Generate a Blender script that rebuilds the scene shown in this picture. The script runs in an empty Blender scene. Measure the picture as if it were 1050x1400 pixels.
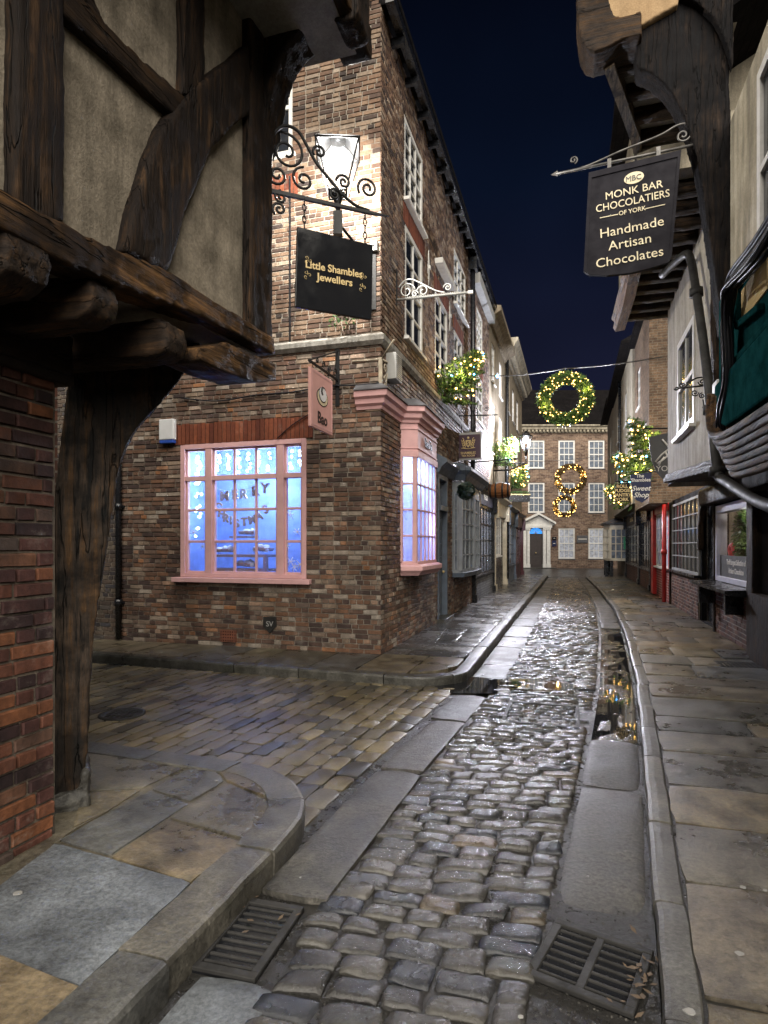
import bpy, bmesh, math, random
from mathutils import Vector, Matrix, noise
random.seed(7)
SC = bpy.context.scene
COL = SC.collection
F, CX, HY, EYE = 835.0, 525.0, 745.0, 1.6      # focal length, principal point and eye height solved from the photograph
PI = math.pi

# ------------------------------------------------------------------ frames
class Fr:
    """A vertical plane: origin in plan, u along it (rightwards seen from outside), v into it."""
    def __init__(s, o, u):
        s.o = Vector(o); s.u = Vector(u).normalized(); s.v = Vector((-s.u.y, s.u.x))
        s.rz = math.atan2(s.u.y, s.u.x)
    def pix(s, px, py, d=0.0):
        o = s.o - s.v*d; k = (px-CX)/F
        Y = (o.x*s.v.x + o.y*s.v.y)/(k*s.v.x + s.v.y)
        a = (k*Y-o.x)*s.u.x + (Y-o.y)*s.u.y
        return a, EYE + (HY-py)/F*Y
    def poly(s, pts, d=0.0): return [s.pix(x, y, d) for x, y in pts]
    def w(s, a, d=0.0, z=0.0):
        p = s.o + s.u*a - s.v*d
        return Vector((p.x, p.y, z))
def gp(px, py, z=0.0):
    Y = (EYE-z)*F/(py-HY)
    return ((px-CX)*Y/F, Y)
SU = Vector((.296, .955)).normalized(); SW = Vector((SU.y, -SU.x))
def st(w, t, z=0.0):
    return Vector((SW.x*w+SU.x*t, SW.y*w+SU.y*t, z))
def wt(p): return (p[0]*SW.x+p[1]*SW.y, p[0]*SU.x+p[1]*SU.y)
def lerp(a, b, f): return a+(b-a)*f
def interp(tab, t):
    if t <= tab[0][0]: return tab[0][1]
    for (a, x), (b, y) in zip(tab, tab[1:]):
        if t <= b: return x+(y-x)*(t-a)/(b-a)
    return tab[-1][1]

# ------------------------------------------------------------------ objects
def setp(o, label=None, cat=None, group=None, kind=None):
    if label: o['label'] = label
    if cat: o['category'] = cat
    if group: o['group'] = group
    if kind: o['kind'] = kind
    return o
def thing(name, label, cat, frame=None, loc=None, rz=None, group=None):
    o = bpy.data.objects.new(name, None); COL.objects.link(o)
    o.empty_display_size = .2
    if frame: o.location = (frame.o.x, frame.o.y, 0); o.rotation_euler = (0, 0, frame.rz)
    if loc: o.location = loc
    if rz is not None: o.rotation_euler = (0, 0, rz)
    return setp(o, label, cat, group)

class MB:
    def __init__(s): s.v = []; s.f = []; s.m = []; s.r = []; s.sm = []
    def add(s, vs, fs, mi=0, r=None, smooth=False):
        b = len(s.v); s.v += [tuple(p) for p in vs]
        if r is None: r = random.random()
        for f in fs:
            s.f.append(tuple(b+i for i in f)); s.m.append(mi); s.r.append(r); s.sm.append(smooth)
        return s
    def box(s, x0, x1, y0, y1, z0, z1, mi=0, r=None):
        v = [(x0,y0,z0),(x1,y0,z0),(x1,y1,z0),(x0,y1,z0),(x0,y0,z1),(x1,y0,z1),(x1,y1,z1),(x0,y1,z1)]
        return s.add(v, [(0,3,2,1),(4,5,6,7),(0,1,5,4),(1,2,6,5),(2,3,7,6),(3,0,4,7)], mi, r)
    def prism(s, poly, y0, y1, mi=0, r=None):          # poly in (x,z), extruded along y
        n = len(poly)
        a = sum(poly[i][0]*poly[(i+1)%n][1]-poly[(i+1)%n][0]*poly[i][1] for i in range(n))
        if a < 0: poly = poly[::-1]
        v = [(x, y0, z) for x, z in poly]+[(x, y1, z) for x, z in poly]
        f = [tuple(range(n)), tuple(range(2*n-1, n-1, -1))]+[(i, n+i, n+(i+1)%n, (i+1)%n) for i in range(n)]
        return s.add(v, f, mi, r)
    def slab(s, poly, z0, z1, mi=0, r=None, bev=0.0):           # poly in (x,y), extruded along z
        n = len(poly)
        a = sum(poly[i][0]*poly[(i+1)%n][1]-poly[(i+1)%n][0]*poly[i][1] for i in range(n))
        if a < 0: poly = poly[::-1]
        v = [(x, y, z0) for x, y in poly]+[(x, y, z1-bev) for x, y in poly]
        f = [(i, (i+1)%n, n+(i+1)%n, n+i) for i in range(n)]
        if bev:
            c = Vector((sum(p[0] for p in poly)/n, sum(p[1] for p in poly)/n))
            for x, y in poly:
                d = c-Vector((x, y)); d = d/max(d.length, 1e-6)*bev*1.4
                v.append((x+d.x, y+d.y, z1))
            f += [(n+i, n+(i+1)%n, 2*n+(i+1)%n, 2*n+i) for i in range(n)]+[tuple(range(2*n, 3*n))]
        else: f.append(tuple(range(n, 2*n)))
        f.append(tuple(range(n-1, -1, -1)))
        return s.add(v, f, mi, r)
    def tube(s, pts, rad, seg=8, mi=0, r=None, caps=True, smooth=True):
        pts = [Vector(p) for p in pts]; n = len(pts)
        rads = rad if isinstance(rad, (list, tuple)) else [rad]*n
        vs = []; prev = None
        for i, p in enumerate(pts):
            d = (pts[min(i+1, n-1)]-pts[max(i-1, 0)])
            d = d.normalized() if d.length > 1e-9 else Vector((0,0,1))
            ref = prev if prev is not None else (Vector((0,0,1)) if abs(d.z) < .9 else Vector((1,0,0)))
            a = (ref-d*ref.dot(d)); a = a.normalized() if a.length > 1e-6 else d.orthogonal().normalized()
            prev = a; b = d.cross(a)
            for k in range(seg):
                t = 2*PI*k/seg
                vs.append(p+(a*math.cos(t)+b*math.sin(t))*rads[i])
        fs = []
        for i in range(n-1):
            for k in range(seg):
                fs.append((i*seg+k, i*seg+(k+1)%seg, (i+1)*seg+(k+1)%seg, (i+1)*seg+k))
        if caps: fs += [tuple(range(seg-1, -1, -1)), tuple((n-1)*seg+k for k in range(seg))]
        return s.add(vs, fs, mi, r, smooth)
    def lathe(s, prof, c=(0,0,0), seg=16, mi=0, r=None, axis='z'):
        vs = []; n = len(prof)
        for rr, z in prof:
            for k in range(seg):
                t = 2*PI*k/seg; x, y = rr*math.cos(t), rr*math.sin(t)
                p = (x, y, z) if axis == 'z' else ((z, x, y) if axis == 'x' else (x, -z, y))
                vs.append((c[0]+p[0], c[1]+p[1], c[2]+p[2]))
        fs = [(i*seg+k, i*seg+(k+1)%seg, (i+1)*seg+(k+1)%seg, (i+1)*seg+k) for i in range(n-1) for k in range(seg)]
        fs += [tuple(range(seg-1, -1, -1)), tuple((n-1)*seg+k for k in range(seg))]
        return s.add(vs, fs, mi, r, True)
    def ball(s, c, rad, mi=0, r=None, seg=8, rings=5, sc=(1,1,1)):
        return s.lathe2(c, rad, seg, rings, mi, r, sc)
    def lathe2(s, c, rad, seg, rings, mi, r, sc):
        vs = [(c[0], c[1], c[2]-rad*sc[2])]
        for i in range(1, rings):
            a = -PI/2+PI*i/rings
            for k in range(seg):
                t = 2*PI*k/seg
                vs.append((c[0]+rad*sc[0]*math.cos(a)*math.cos(t), c[1]+rad*sc[1]*math.cos(a)*math.sin(t), c[2]+rad*sc[2]*math.sin(a)))
        vs.append((c[0], c[1], c[2]+rad*sc[2])); L = len(vs)-1
        fs = [(0, 1+(k+1)%seg, 1+k) for k in range(seg)]
        for i in range(rings-2):
            for k in range(seg):
                fs.append((1+i*seg+k, 1+i*seg+(k+1)%seg, 1+(i+1)*seg+(k+1)%seg, 1+(i+1)*seg+k))
        b = 1+(rings-2)*seg
        fs += [(b+k, b+(k+1)%seg, L) for k in range(seg)]
        return s.add(vs, fs, mi, r, True)
    def sweep(s, path, prof, mi=0, r=None, closed=False):
        """path: plan points (x,y) left to right seen from outside; prof: (outward distance, z) polygon; mitred."""
        n = len(path); P = [Vector(p) for p in path]; offs = []
        for i in range(n):
            d0 = (P[i]-P[i-1]).normalized() if i > 0 else (P[1]-P[0]).normalized()
            d1 = (P[i+1]-P[i]).normalized() if i < n-1 else (P[-1]-P[-2]).normalized()
            n0 = Vector((d0.y, -d0.x)); n1 = Vector((d1.y, -d1.x)); m = (n0+n1)
            m = m/max(m.length_squared/2, .3)
            offs.append(m)
        m = len(prof); vs = []
        for i in range(n):
            for d, z in prof: vs.append((P[i].x+offs[i].x*d, P[i].y+offs[i].y*d, z))
        fs = []
        for i in range(n-1):
            for k in range(m):
                fs.append((i*m+k, (i+1)*m+k, (i+1)*m+(k+1)%m, i*m+(k+1)%m))
        fs += [tuple(range(m)), tuple((n-1)*m+k for k in range(m-1, -1, -1))]
        return s.add(vs, fs, mi, r)
    def stone(s, q, z, dome, n=4, r=None, mi=0, drop=.06, tilt=.0, rough=.004, flat=4, inset=.0, cr=.03):
        """one stone with a worn, rounded top on the plan quad q"""
        q = [Vector(p) for p in q]; c = (q[0]+q[1]+q[2]+q[3])/4
        if inset:
            q = [p+(c-p).normalized()*inset*1.3 for p in q]
        tx, ty = random.uniform(-tilt, tilt), random.uniform(-tilt, tilt); sd = random.random()*50
        vs = []
        def pt(a, b): return (q[0]*(1-a)+q[1]*a)*(1-b)+(q[3]*(1-a)+q[2]*a)*b
        for j in range(n+1):
            for i in range(n+1):
                # rows crowd towards the rim so that edges stay rounded
                a = .5-.5*math.cos(PI*i/n) if n > 3 else i/n
                b = .5-.5*math.cos(PI*j/n) if n > 3 else j/n
                p = pt(a, b); e = max(abs(2*a-1), abs(2*b-1))
                ee = (abs(2*a-1)**flat+abs(2*b-1)**flat)
                corner = max(0, abs(2*a-1)+abs(2*b-1)-1.45)
                k = (c-p).length; p = p+(c-p)*(min(corner*.28*k, corner*cr)/max(k, 1e-6))
                h = dome*(1-min(ee, 1.6))
                if e > .999: p = p+Vector((noise.noise(Vector((p.x*14, p.y*14, sd+7))), noise.noise(Vector((p.x*14, p.y*14, sd+31)))))*.007
                nz = noise.noise(Vector((p.x*9+sd, p.y*9, sd)))*rough+noise.noise(Vector((p.x*30, p.y*30, sd)))*rough*.5
                vs.append((p.x, p.y, z+h+nz+tx*(2*a-1)+ty*(2*b-1)))
        fs = [(j*(n+1)+i, j*(n+1)+i+1, (j+1)*(n+1)+i+1, (j+1)*(n+1)+i) for j in range(n) for i in range(n)]
        rim = [i for i in range(n+1)]+[(j+1)*(n+1)-1 for j in range(1, n+1)]+[n*(n+1)+i for i in range(n-1, -1, -1)]+[j*(n+1) for j in range(n-1, 0, -1)]
        top = len(vs); L = len(rim)
        for k in rim: vs.append(vs[k])
        for k in rim: x, y, zz = vs[k]; vs.append((x, y, z-drop))
        fs += [(top+k, top+L+k, top+L+(k+1)%L, top+(k+1)%L) for k in range(L)]
        # make sure tops face up
        A = vs[fs[0][0]]; B = vs[fs[0][1]]; C = vs[fs[0][2]]
        if (B[0]-A[0])*(C[1]-A[1])-(B[1]-A[1])*(C[0]-A[0]) < 0: fs = [f[::-1] for f in fs]
        return s.add(vs, fs, mi, r, True)
    def build(s, name, mats, parent=None, bevel=0, smooth=False, fix=False):
        me = bpy.data.meshes.new(name); me.from_pydata(s.v, [], s.f)
        mats = mats if isinstance(mats, (list, tuple)) else [mats]
        for m in mats: me.materials.append(m)
        me.polygons.foreach_set('material_index', s.m)
        me.polygons.foreach_set('use_smooth', [bool(x) or smooth for x in s.sm])
        at = me.attributes.new('rnd', 'FLOAT', 'FACE'); at.data.foreach_set('value', s.r)
        uv = me.uv_layers.new(name='UVMap')
        co = s.v; ud = [0.0]*(2*len(me.loops)); me.update()
        for p in me.polygons:
            n = p.normal; ax = max(range(3), key=lambda i: abs(n[i]))
            for li in p.loop_indices:
                x, y, z = co[me.loops[li].vertex_index]
                ud[2*li], ud[2*li+1] = ((y, z) if ax == 0 else ((x, z) if ax == 1 else (x, y)))
        uv.data.foreach_set('uv', ud)
        if fix:
            bm = bmesh.new(); bm.from_mesh(me); bmesh.ops.recalc_face_normals(bm, faces=bm.faces); bm.to_mesh(me); bm.free()
        o = bpy.data.objects.new(name, me); COL.objects.link(o)
        if parent: o.parent = parent
        if bevel:
            md = o.modifiers.new('bevel', 'BEVEL'); md.width = bevel; md.segments = 2; md.limit_method = 'ANGLE'; md.angle_limit = .6
        return o

TEXN = {}
def clouds(scale, depth=2):
    if scale not in TEXN:
        t = bpy.data.textures.new('worn_%g' % scale, 'CLOUDS'); t.noise_scale = scale; t.noise_depth = depth; TEXN[scale] = t
    return TEXN[scale]
def weather(o, voxel=.02, amp=.02, scale=.18, amp2=.008, scale2=.05):
    """old timber: remeshed and worn"""
    m = o.modifiers.new('remesh', 'REMESH'); m.mode = 'VOXEL'; m.voxel_size = voxel; m.use_smooth_shade = True
    for a, sc in ((amp, scale), (amp2, scale2)):
        d = o.modifiers.new('wear', 'DISPLACE'); d.texture = clouds(sc); d.strength = a; d.mid_level = .5; d.texture_coords = 'LOCAL'
    return o
def holes(mb, x0, x1, z0, z1, ops, y=0.0, reveal=.12, mi=0, mir=None):
    """facade sheet with rectangular openings and their reveals"""
    xs = sorted({x0, x1, *[v for o in ops for v in o[:2] if x0 < v < x1]}); zs = sorted({z0, z1, *[v for o in ops for v in o[2:4] if z0 < v < z1]})
    for a, b in zip(xs, xs[1:]):
        for c, d in zip(zs, zs[1:]):
            mx, mz = (a+b)/2, (c+d)/2
            if any(o[0] < mx < o[1] and o[2] < mz < o[3] for o in ops): continue
            mb.add([(a,y,c),(b,y,c),(b,y,d),(a,y,d)], [(0,1,2,3)], mi)
    k = mi if mir is None else mir
    for a, b, c, d in [o[:4] for o in ops]:
        Y = y+reveal
        mb.add([(a,y,c),(a,Y,c),(a,Y,d),(a,y,d)], [(0,1,2,3)], k); mb.add([(b,y,c),(b,Y,c),(b,Y,d),(b,y,d)], [(3,2,1,0)], k)
        mb.add([(a,y,c),(b,y,c),(b,Y,c),(a,Y,c)], [(0,1,2,3)], k); mb.add([(a,y,d),(b,y,d),(b,Y,d),(a,Y,d)], [(3,2,1,0)], k)
    return mb
def bricks(mb, x0, x1, z0, z1, ops, y=0.0, bh=.068, bl=.215, mo=.011, prot=.010, seed=1, mi=0, jit=.004, miss=.0):
    """every brick is a worn block standing proud of its mortar"""
    R = random.Random(seed); z = z0; k = 0
    while z < z1-.02:
        zt = min(z+bh-mo, z1); zm = (z+zt)/2
        cuts = sorted([(o[0], o[1]) for o in ops if o[2]-.01 < zm < o[3]+.01]); ints = []; a = x0
        for c, d in cuts:
            if c > a: ints.append((a, min(c, x1)))
            a = max(a, d)
        if a < x1: ints.append((a, x1))
        hdr = (k % 4 == 2)
        for a, b in ints:
            x = a-(0 if hdr else R.choice((0, .5)))*bl*(1 if k % 2 else .5) if a == x0 else a
            while x < b-.015:
                L = bl*.48 if (hdr or R.random() < .16) else bl*R.uniform(.94, 1.05)
                xa, xb = max(x, a), min(x+L-mo, b)
                if b-xb < .05: xb = b
                if xb-xa > .02 and R.random() >= miss:
                    e = .005; j = y-prot-R.uniform(-jit, jit); J = lambda: R.uniform(-.0025, .0025)
                    tw = R.uniform(-.0025, .0025)
                    vs = [(xa+J(), y+.004, z+J()), (xb+J(), y+.004, z+J()), (xb+J(), y+.004, zt+J()), (xa+J(), y+.004, zt+J()),
                          (xa+e+J(), j-tw, z+e+J()), (xb-e+J(), j+tw, z+e+J()), (xb-e+J(), j+tw, zt-e+J()), (xa+e+J(), j-tw, zt-e+J())]
                    mb.add(vs, [(4,5,6,7),(0,1,5,4),(1,2,6,5),(2,3,7,6),(3,0,4,7)], mi, R.random())
                x += L
                if xb >= b: break
        z += bh; k += 1
    return mb
def text(s, size, mat, parent, loc, name='lettering', ext=.003, rot=(PI/2, 0, 0), shear=0, sx=1.0, align='CENTER', bold=0.0, space=1.0):
    c = bpy.data.curves.new('t', 'FONT'); c.body = s; c.size = size; c.extrude = ext; c.align_x = align; c.align_y = 'CENTER'
    c.shear = shear; c.offset = bold; c.resolution_u = 3; c.space_character = space
    o = bpy.data.objects.new('t', c); COL.objects.link(o)
    bpy.context.view_layer.update()
    me = bpy.data.meshes.new_from_object(o.evaluated_get(bpy.context.evaluated_depsgraph_get()))
    bpy.data.objects.remove(o); me.name = name; me.materials.clear(); me.materials.append(mat)
    n = bpy.data.objects.new(name, me); COL.objects.link(n); n.parent = parent; n.location = loc; n.rotation_euler = rot; n.scale = (sx, 1, 1)
    return n
def spiral(cx, cz, r0, r1, a0, turns, n=28, y=0.0):
    return [(cx+lerp(r0, r1, (i/n)**.85)*math.cos(a0+turns*2*PI*i/n), y, cz+lerp(r0, r1, (i/n)**.85)*math.sin(a0+turns*2*PI*i/n)) for i in range(n+1)]
def smoothline(pts, k=6):
    P = [Vector(p) for p in pts]; out = []
    for i in range(len(P)-1):
        a, b, c, d = P[max(i-1, 0)], P[i], P[i+1], P[min(i+2, len(P)-1)]
        for j in range(k):
            t = j/k
            out.append(.5*((2*b)+(c-a)*t+(2*a-5*b+4*c-d)*t*t+(3*b-a-3*c+d)*t*t*t))
    return out+[P[-1]]
def light(name, loc, power, color, radius=.05, parent=None):
    l = bpy.data.lights.new(name, 'POINT'); l.energy = power; l.color = color; l.shadow_soft_size = radius; l.use_shadow = True
    o = bpy.data.objects.new(name, l); COL.objects.link(o); o.location = loc
    if parent: o.parent = parent
    return o
# ------------------------------------------------------------------ materials
def newmat(name):
    m = bpy.data.materials.new(name); m.use_nodes = True; nt = m.node_tree; nt.nodes.clear()
    o = nt.nodes.new('ShaderNodeOutputMaterial'); b = nt.nodes.new('ShaderNodeBsdfPrincipled'); nt.links.new(b.outputs[0], o.inputs[0])
    return m, nt, b
def nd(nt, t, **kw):
    n = nt.nodes.new('ShaderNode'+t)
    for k, v in kw.items():
        if k.startswith('_'): setattr(n, k[1:], v)
        else: n.inputs[k].default_value = v
    return n
def ramp(nt, src, stops, interp='LINEAR'):
    r = nt.nodes.new('ShaderNodeValToRGB'); e = r.color_ramp.elements; r.color_ramp.interpolation = interp
    while len(e) < len(stops): e.new(.5)
    for i, (p, c) in enumerate(stops):
        e[i].position = p; e[i].color = (*c, 1) if not isinstance(c, (int, float)) else (c, c, c, 1)
    nt.links.new(src, r.inputs[0]); return r.outputs[0]
def mix(nt, a, b, fac, mode='MIX'):
    m = nt.nodes.new('ShaderNodeMix'); m.data_type = 'RGBA'; m.blend_type = mode
    for s, v in ((m.inputs[0], fac), (m.inputs[6], a), (m.inputs[7], b)):
        if isinstance(v, (int, float)): s.default_value = v
        elif isinstance(v, tuple): s.default_value = (*v, 1)
        else: nt.links.new(v, s)
    return m.outputs[2]
def coords(nt, scale=(1,1,1), kind='Object'):
    tc = nt.nodes.new('ShaderNodeTexCoord'); mp = nt.nodes.new('ShaderNodeMapping'); mp.inputs['Scale'].default_value = scale
    nt.links.new(tc.outputs[kind], mp.inputs[0]); return mp.outputs[0]
def noi(nt, co, scale, detail=4, rough=.55, dist=0):
    n = nd(nt, 'TexNoise', Scale=scale, Detail=detail, Roughness=rough, Distortion=dist); nt.links.new(co, n.inputs['Vector']); return n.outputs['Fac']
def bump(nt, b, h, strength, dist=.01):
    n = nd(nt, 'Bump', Strength=strength, Distance=dist); nt.links.new(h, n.inputs['Height']); nt.links.new(n.outputs[0], b.inputs['Normal']); return n
def rnd(nt):
    a = nt.nodes.new('ShaderNodeAttribute'); a.attribute_name = 'rnd'; return a.outputs['Fac']
def link(nt, a, s):
    if isinstance(a, (int, float)): s.default_value = a
    elif isinstance(a, tuple): s.default_value = (*a, 1)
    else: nt.links.new(a, s)

def m_stone(name, stops, rough=(.3, .65), bmp=.35, mott=.5, nscale=5, fine=70, spec=.5, moss=0, patch=.5, speck=.72):
    m, nt, b = newmat(name); co = coords(nt)
    c = ramp(nt, rnd(nt), stops)
    n1 = noi(nt, co, nscale, 6, .65); n2 = noi(nt, co, fine, 6, .8); n3 = noi(nt, co, 1.3, 3)
    c = mix(nt, c, ramp(nt, n1, [(.3, 1-mott), (.7, 1+mott*.25)]), 1.0, 'MULTIPLY')
    c = mix(nt, c, ramp(nt, n2, [(.32, speck), (.68, 2.0-speck)]), .9, 'MULTIPLY')
    c = mix(nt, c, ramp(nt, n3, [(.35, 1-patch), (.6, 1.0)]), .8, 'MULTIPLY')
    if moss:
        n4 = noi(nt, co, 2.3, 5, .7)
        c = mix(nt, c, (.04, .05, .02), ramp(nt, n4, [(.55, 0.0), (.75, moss)]))
    link(nt, c, b.inputs['Base Color'])
    link(nt, ramp(nt, mix(nt, n1, n3, .5), [(.36, rough[0]), (.62, rough[1])]), b.inputs['Roughness']); b.inputs['Specular IOR Level'].default_value = spec
    h = mix(nt, n1, n2, .35); bump(nt, b, h, bmp, .012)
    return m
def m_brick_attr(name, stops, soot=.55, bmp=.5, rough=.78):
    m, nt, b = newmat(name); co = coords(nt)
    c = ramp(nt, rnd(nt), stops)
    n1 = noi(nt, co, 28, 5, .7); n2 = noi(nt, co, 1.1, 5, .7); n3 = noi(nt, co, 7, 4, .7)
    c = mix(nt, c, ramp(nt, n1, [(.25, .5), (.7, 1.25)]), .9, 'MULTIPLY')
    c = mix(nt, c, ramp(nt, n2, [(.38, 1-soot), (.62, 1.0)]), 1.0, 'MULTIPLY')
    c = mix(nt, c, (.02, .019, .02), ramp(nt, n3, [(.55, 0.0), (.72, soot*.9)]))
    st_ = noi(nt, coords(nt, (2.6, 2.6, .3)), 1.0, 5, .65); c = mix(nt, c, ramp(nt, st_, [(.40, 1-soot*.8), (.56, 1.0)]), 1.0, 'MULTIPLY')
    n5 = noi(nt, co, 2.2, 6, .75); c = mix(nt, c, (.34, .31, .27), ramp(nt, n5, [(.58, .0), (.74, .4)]))
    link(nt, c, b.inputs['Base Color']); b.inputs['Roughness'].default_value = rough; b.inputs['Specular IOR Level'].default_value = .3
    bump(nt, b, n1, bmp, .006)
    return m
def m_timber(name, axis,  dark=(.012, .009, .008), mid=(.05, .032, .02), hot=(.12, .065, .028), bmp=.9, rough=.6, hotp=.62, spec=.12):
    m, nt, b = newmat(name)
    s = [14, 14, 14]; s['xyz'.index(axis)] = 1.1; co = coords(nt, tuple(s)); c0 = coords(nt)
    n1 = noi(nt, co, 1.6, 8, .7, .3); n2 = noi(nt, c0, 3.0, 5, .65); n3 = noi(nt, co, 5, 5, .7)
    c = ramp(nt, n1, [(.36, dark), (.5, mid), (.6, tuple(v*.55 for v in hot)), (.7, hot)])
    c = mix(nt, dark, c, ramp(nt, n2, [(.4, .15), (hotp, 1.0)]))
    n4 = noi(nt, co, .75, 3, .5, .2); sb = nt.nodes.new('ShaderNodeMath'); sb.operation = 'SUBTRACT'; nt.links.new(n4, sb.inputs[0]); sb.inputs[1].default_value = .5
    ab = nt.nodes.new('ShaderNodeMath'); ab.operation = 'ABSOLUTE'; nt.links.new(sb.outputs[0], ab.inputs[0]); crack = ramp(nt, ab.outputs[0], [(.0, .1), (.013, 1.0)])
    c = mix(nt, (.002, .002, .002), c, crack)
    link(nt, c, b.inputs['Base Color']); link(nt, ramp(nt, n1, [(.3, rough-.12), (.7, rough+.2)]), b.inputs['Roughness'])
    b.inputs['Specular IOR Level'].default_value = spec
    bump(nt, b, mix(nt, mix(nt, n1, n3, .45), crack, .35), bmp, .03)
    return m
def m_plaster(name, c1, c2, bmp=.35, streak=.35, rough=.85, scale=3.0):
    m, nt, b = newmat(name); co = coords(nt); cs = coords(nt, (5, 5, .6))
    n1 = noi(nt, co, scale, 6, .7); n2 = noi(nt, cs, 1.5, 5, .65); n3 = noi(nt, co, 55, 4, .7)
    c = mix(nt, c1, c2, ramp(nt, n1, [(.35, 0.0), (.65, 1.0)]))
    c = mix(nt, c, ramp(nt, n2, [(.35, 1-streak), (.6, 1.0)]), 1.0, 'MULTIPLY')
    c = mix(nt, c, ramp(nt, n3, [(.35, .7), (.65, 1.1)]), .7, 'MULTIPLY')
    link(nt, c, b.inputs['Base Color']); b.inputs['Roughness'].default_value = rough; b.inputs['Specular IOR Level'].default_value = .25
    bump(nt, b, mix(nt, n1, n3, .5), bmp, .012)
    return m
def m_paint(name, c, rough=.4, wear=.25, bmp=.12, metal=0.0, spec=.5):
    m, nt, b = newmat(name); co = coords(nt)
    n1 = noi(nt, co, 6, 5, .65); n2 = noi(nt, co, 45, 3)
    k = mix(nt, tuple(c), ramp(nt, n1, [(.35, 1-wear), (.6, 1.0)]), 1.0, 'MULTIPLY')
    link(nt, k, b.inputs['Base Color']); link(nt, ramp(nt, n1, [(.3, rough+.15), (.7, max(.05, rough-.05))]), b.inputs['Roughness'])
    b.inputs['Metallic'].default_value = metal; b.inputs['Specular IOR Level'].default_value = spec
    bump(nt, b, n2, bmp, .004)
    return m
def m_brick(name, c1, c2, mort, bl=.225, bh=.07, rough=.8, bias=0.0, bmp=.6, soot=.4, spec=.3):
    m, nt, b = newmat(name); co = coords(nt, (1,1,1), 'UV'); oc = coords(nt)
    t = nd(nt, 'TexBrick', Scale=1.0); t.inputs['Color1'].default_value = (*c1, 1); t.inputs['Color2'].default_value = (*c2, 1); t.inputs['Mortar'].default_value = (*mort, 1)
    t.inputs['Brick Width'].default_value = bl; t.inputs['Row Height'].default_value = bh; t.inputs['Mortar Size'].default_value = .008; t.inputs['Mortar Smooth'].default_value = .3; t.inputs['Bias'].default_value = bias
    nw = noi(nt, co, 7, 2); w = nt.nodes.new('ShaderNodeVectorMath'); w.operation = 'MULTIPLY_ADD'
    nt.links.new(nw, w.inputs[0]); w.inputs[1].default_value = (.02, .02, 0); nt.links.new(co, w.inputs[2]); nt.links.new(w.outputs[0], t.inputs['Vector'])
    n1 = noi(nt, oc, 1.2, 5, .7); n2 = noi(nt, oc, 30, 4, .7); n3 = noi(nt, oc, 9, 3, .6)
    c = mix(nt, t.outputs['Color'], ramp(nt, n1, [(.38, 1-soot), (.62, 1.0)]), 1.0, 'MULTIPLY')
    c = mix(nt, c, ramp(nt, n2, [(.3, .6), (.7, 1.2)]), .9, 'MULTIPLY')
    c = mix(nt, c, ramp(nt, n3, [(.35, .6), (.7, 1.15)]), .9, 'MULTIPLY')
    link(nt, c, b.inputs['Base Color']); b.inputs['Roughness'].default_value = rough; b.inputs['Specular IOR Level'].default_value = spec
    inv = nt.nodes.new('ShaderNodeMath'); inv.operation = 'SUBTRACT'; inv.inputs[0].default_value = 1; nt.links.new(t.outputs['Fac'], inv.inputs[1])
    bump(nt, b, mix(nt, inv.outputs[0], n2, .3), bmp, .012)
    return m
def m_emit(name, c, s):
    m, nt, b = newmat(name); b.inputs['Base Color'].default_value = (*c, 1); b.inputs['Emission Color'].default_value = (*c, 1); b.inputs['Emission Strength'].default_value = s; m.cycles.emission_sampling = 'NONE'; return m
def m_glass(name, fog=0.0, tint=(1,1,1), fogc=(.7,.8,1), rough=.02, drip=0.0):
    """thin pane: see-through, mirror-like at a slant, misted over by fog"""
    m = bpy.data.materials.new(name); m.use_nodes = True; nt = m.node_tree; nt.nodes.clear()
    o = nt.nodes.new('ShaderNodeOutputMaterial'); tr = nd(nt, 'BsdfTransparent'); tr.inputs[0].default_value = (*tint, 1)
    gl = nd(nt, 'BsdfGlossy', Roughness=rough); lw_ = nd(nt, 'LayerWeight'); fr_ = ramp(nt, lw_.outputs['Facing'], [(0, .02), (.6, .04), (.85, .14), (1, .6)])
    mx = nt.nodes.new('ShaderNodeMixShader'); nt.links.new(fr_, mx.inputs[0]); nt.links.new(tr.outputs[0], mx.inputs[1]); nt.links.new(gl.outputs[0], mx.inputs[2])
    out = mx.outputs[0]
    if fog:
        tl = nd(nt, 'BsdfTranslucent'); tl.inputs[0].default_value = (*fogc, 1)
        f = nt.nodes.new('ShaderNodeMixShader'); nt.links.new(out, f.inputs[1]); nt.links.new(tl.outputs[0], f.inputs[2])
        co = coords(nt); cs = coords(nt, (16, 16, 1.2)); n1 = noi(nt, co, 3.5, 5, .6); n2 = noi(nt, cs, 1.5, 5, .7)
        k = mix(nt, ramp(nt, n1, [(.3, fog*.55), (.7, min(1, fog*1.35))]), ramp(nt, n2, [(.42, .35), (.55, 1.0)]), drip, 'MULTIPLY')
        nt.links.new(k, f.inputs[0]); out = f.outputs[0]
    nt.links.new(out, o.inputs[0]); return m

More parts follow.
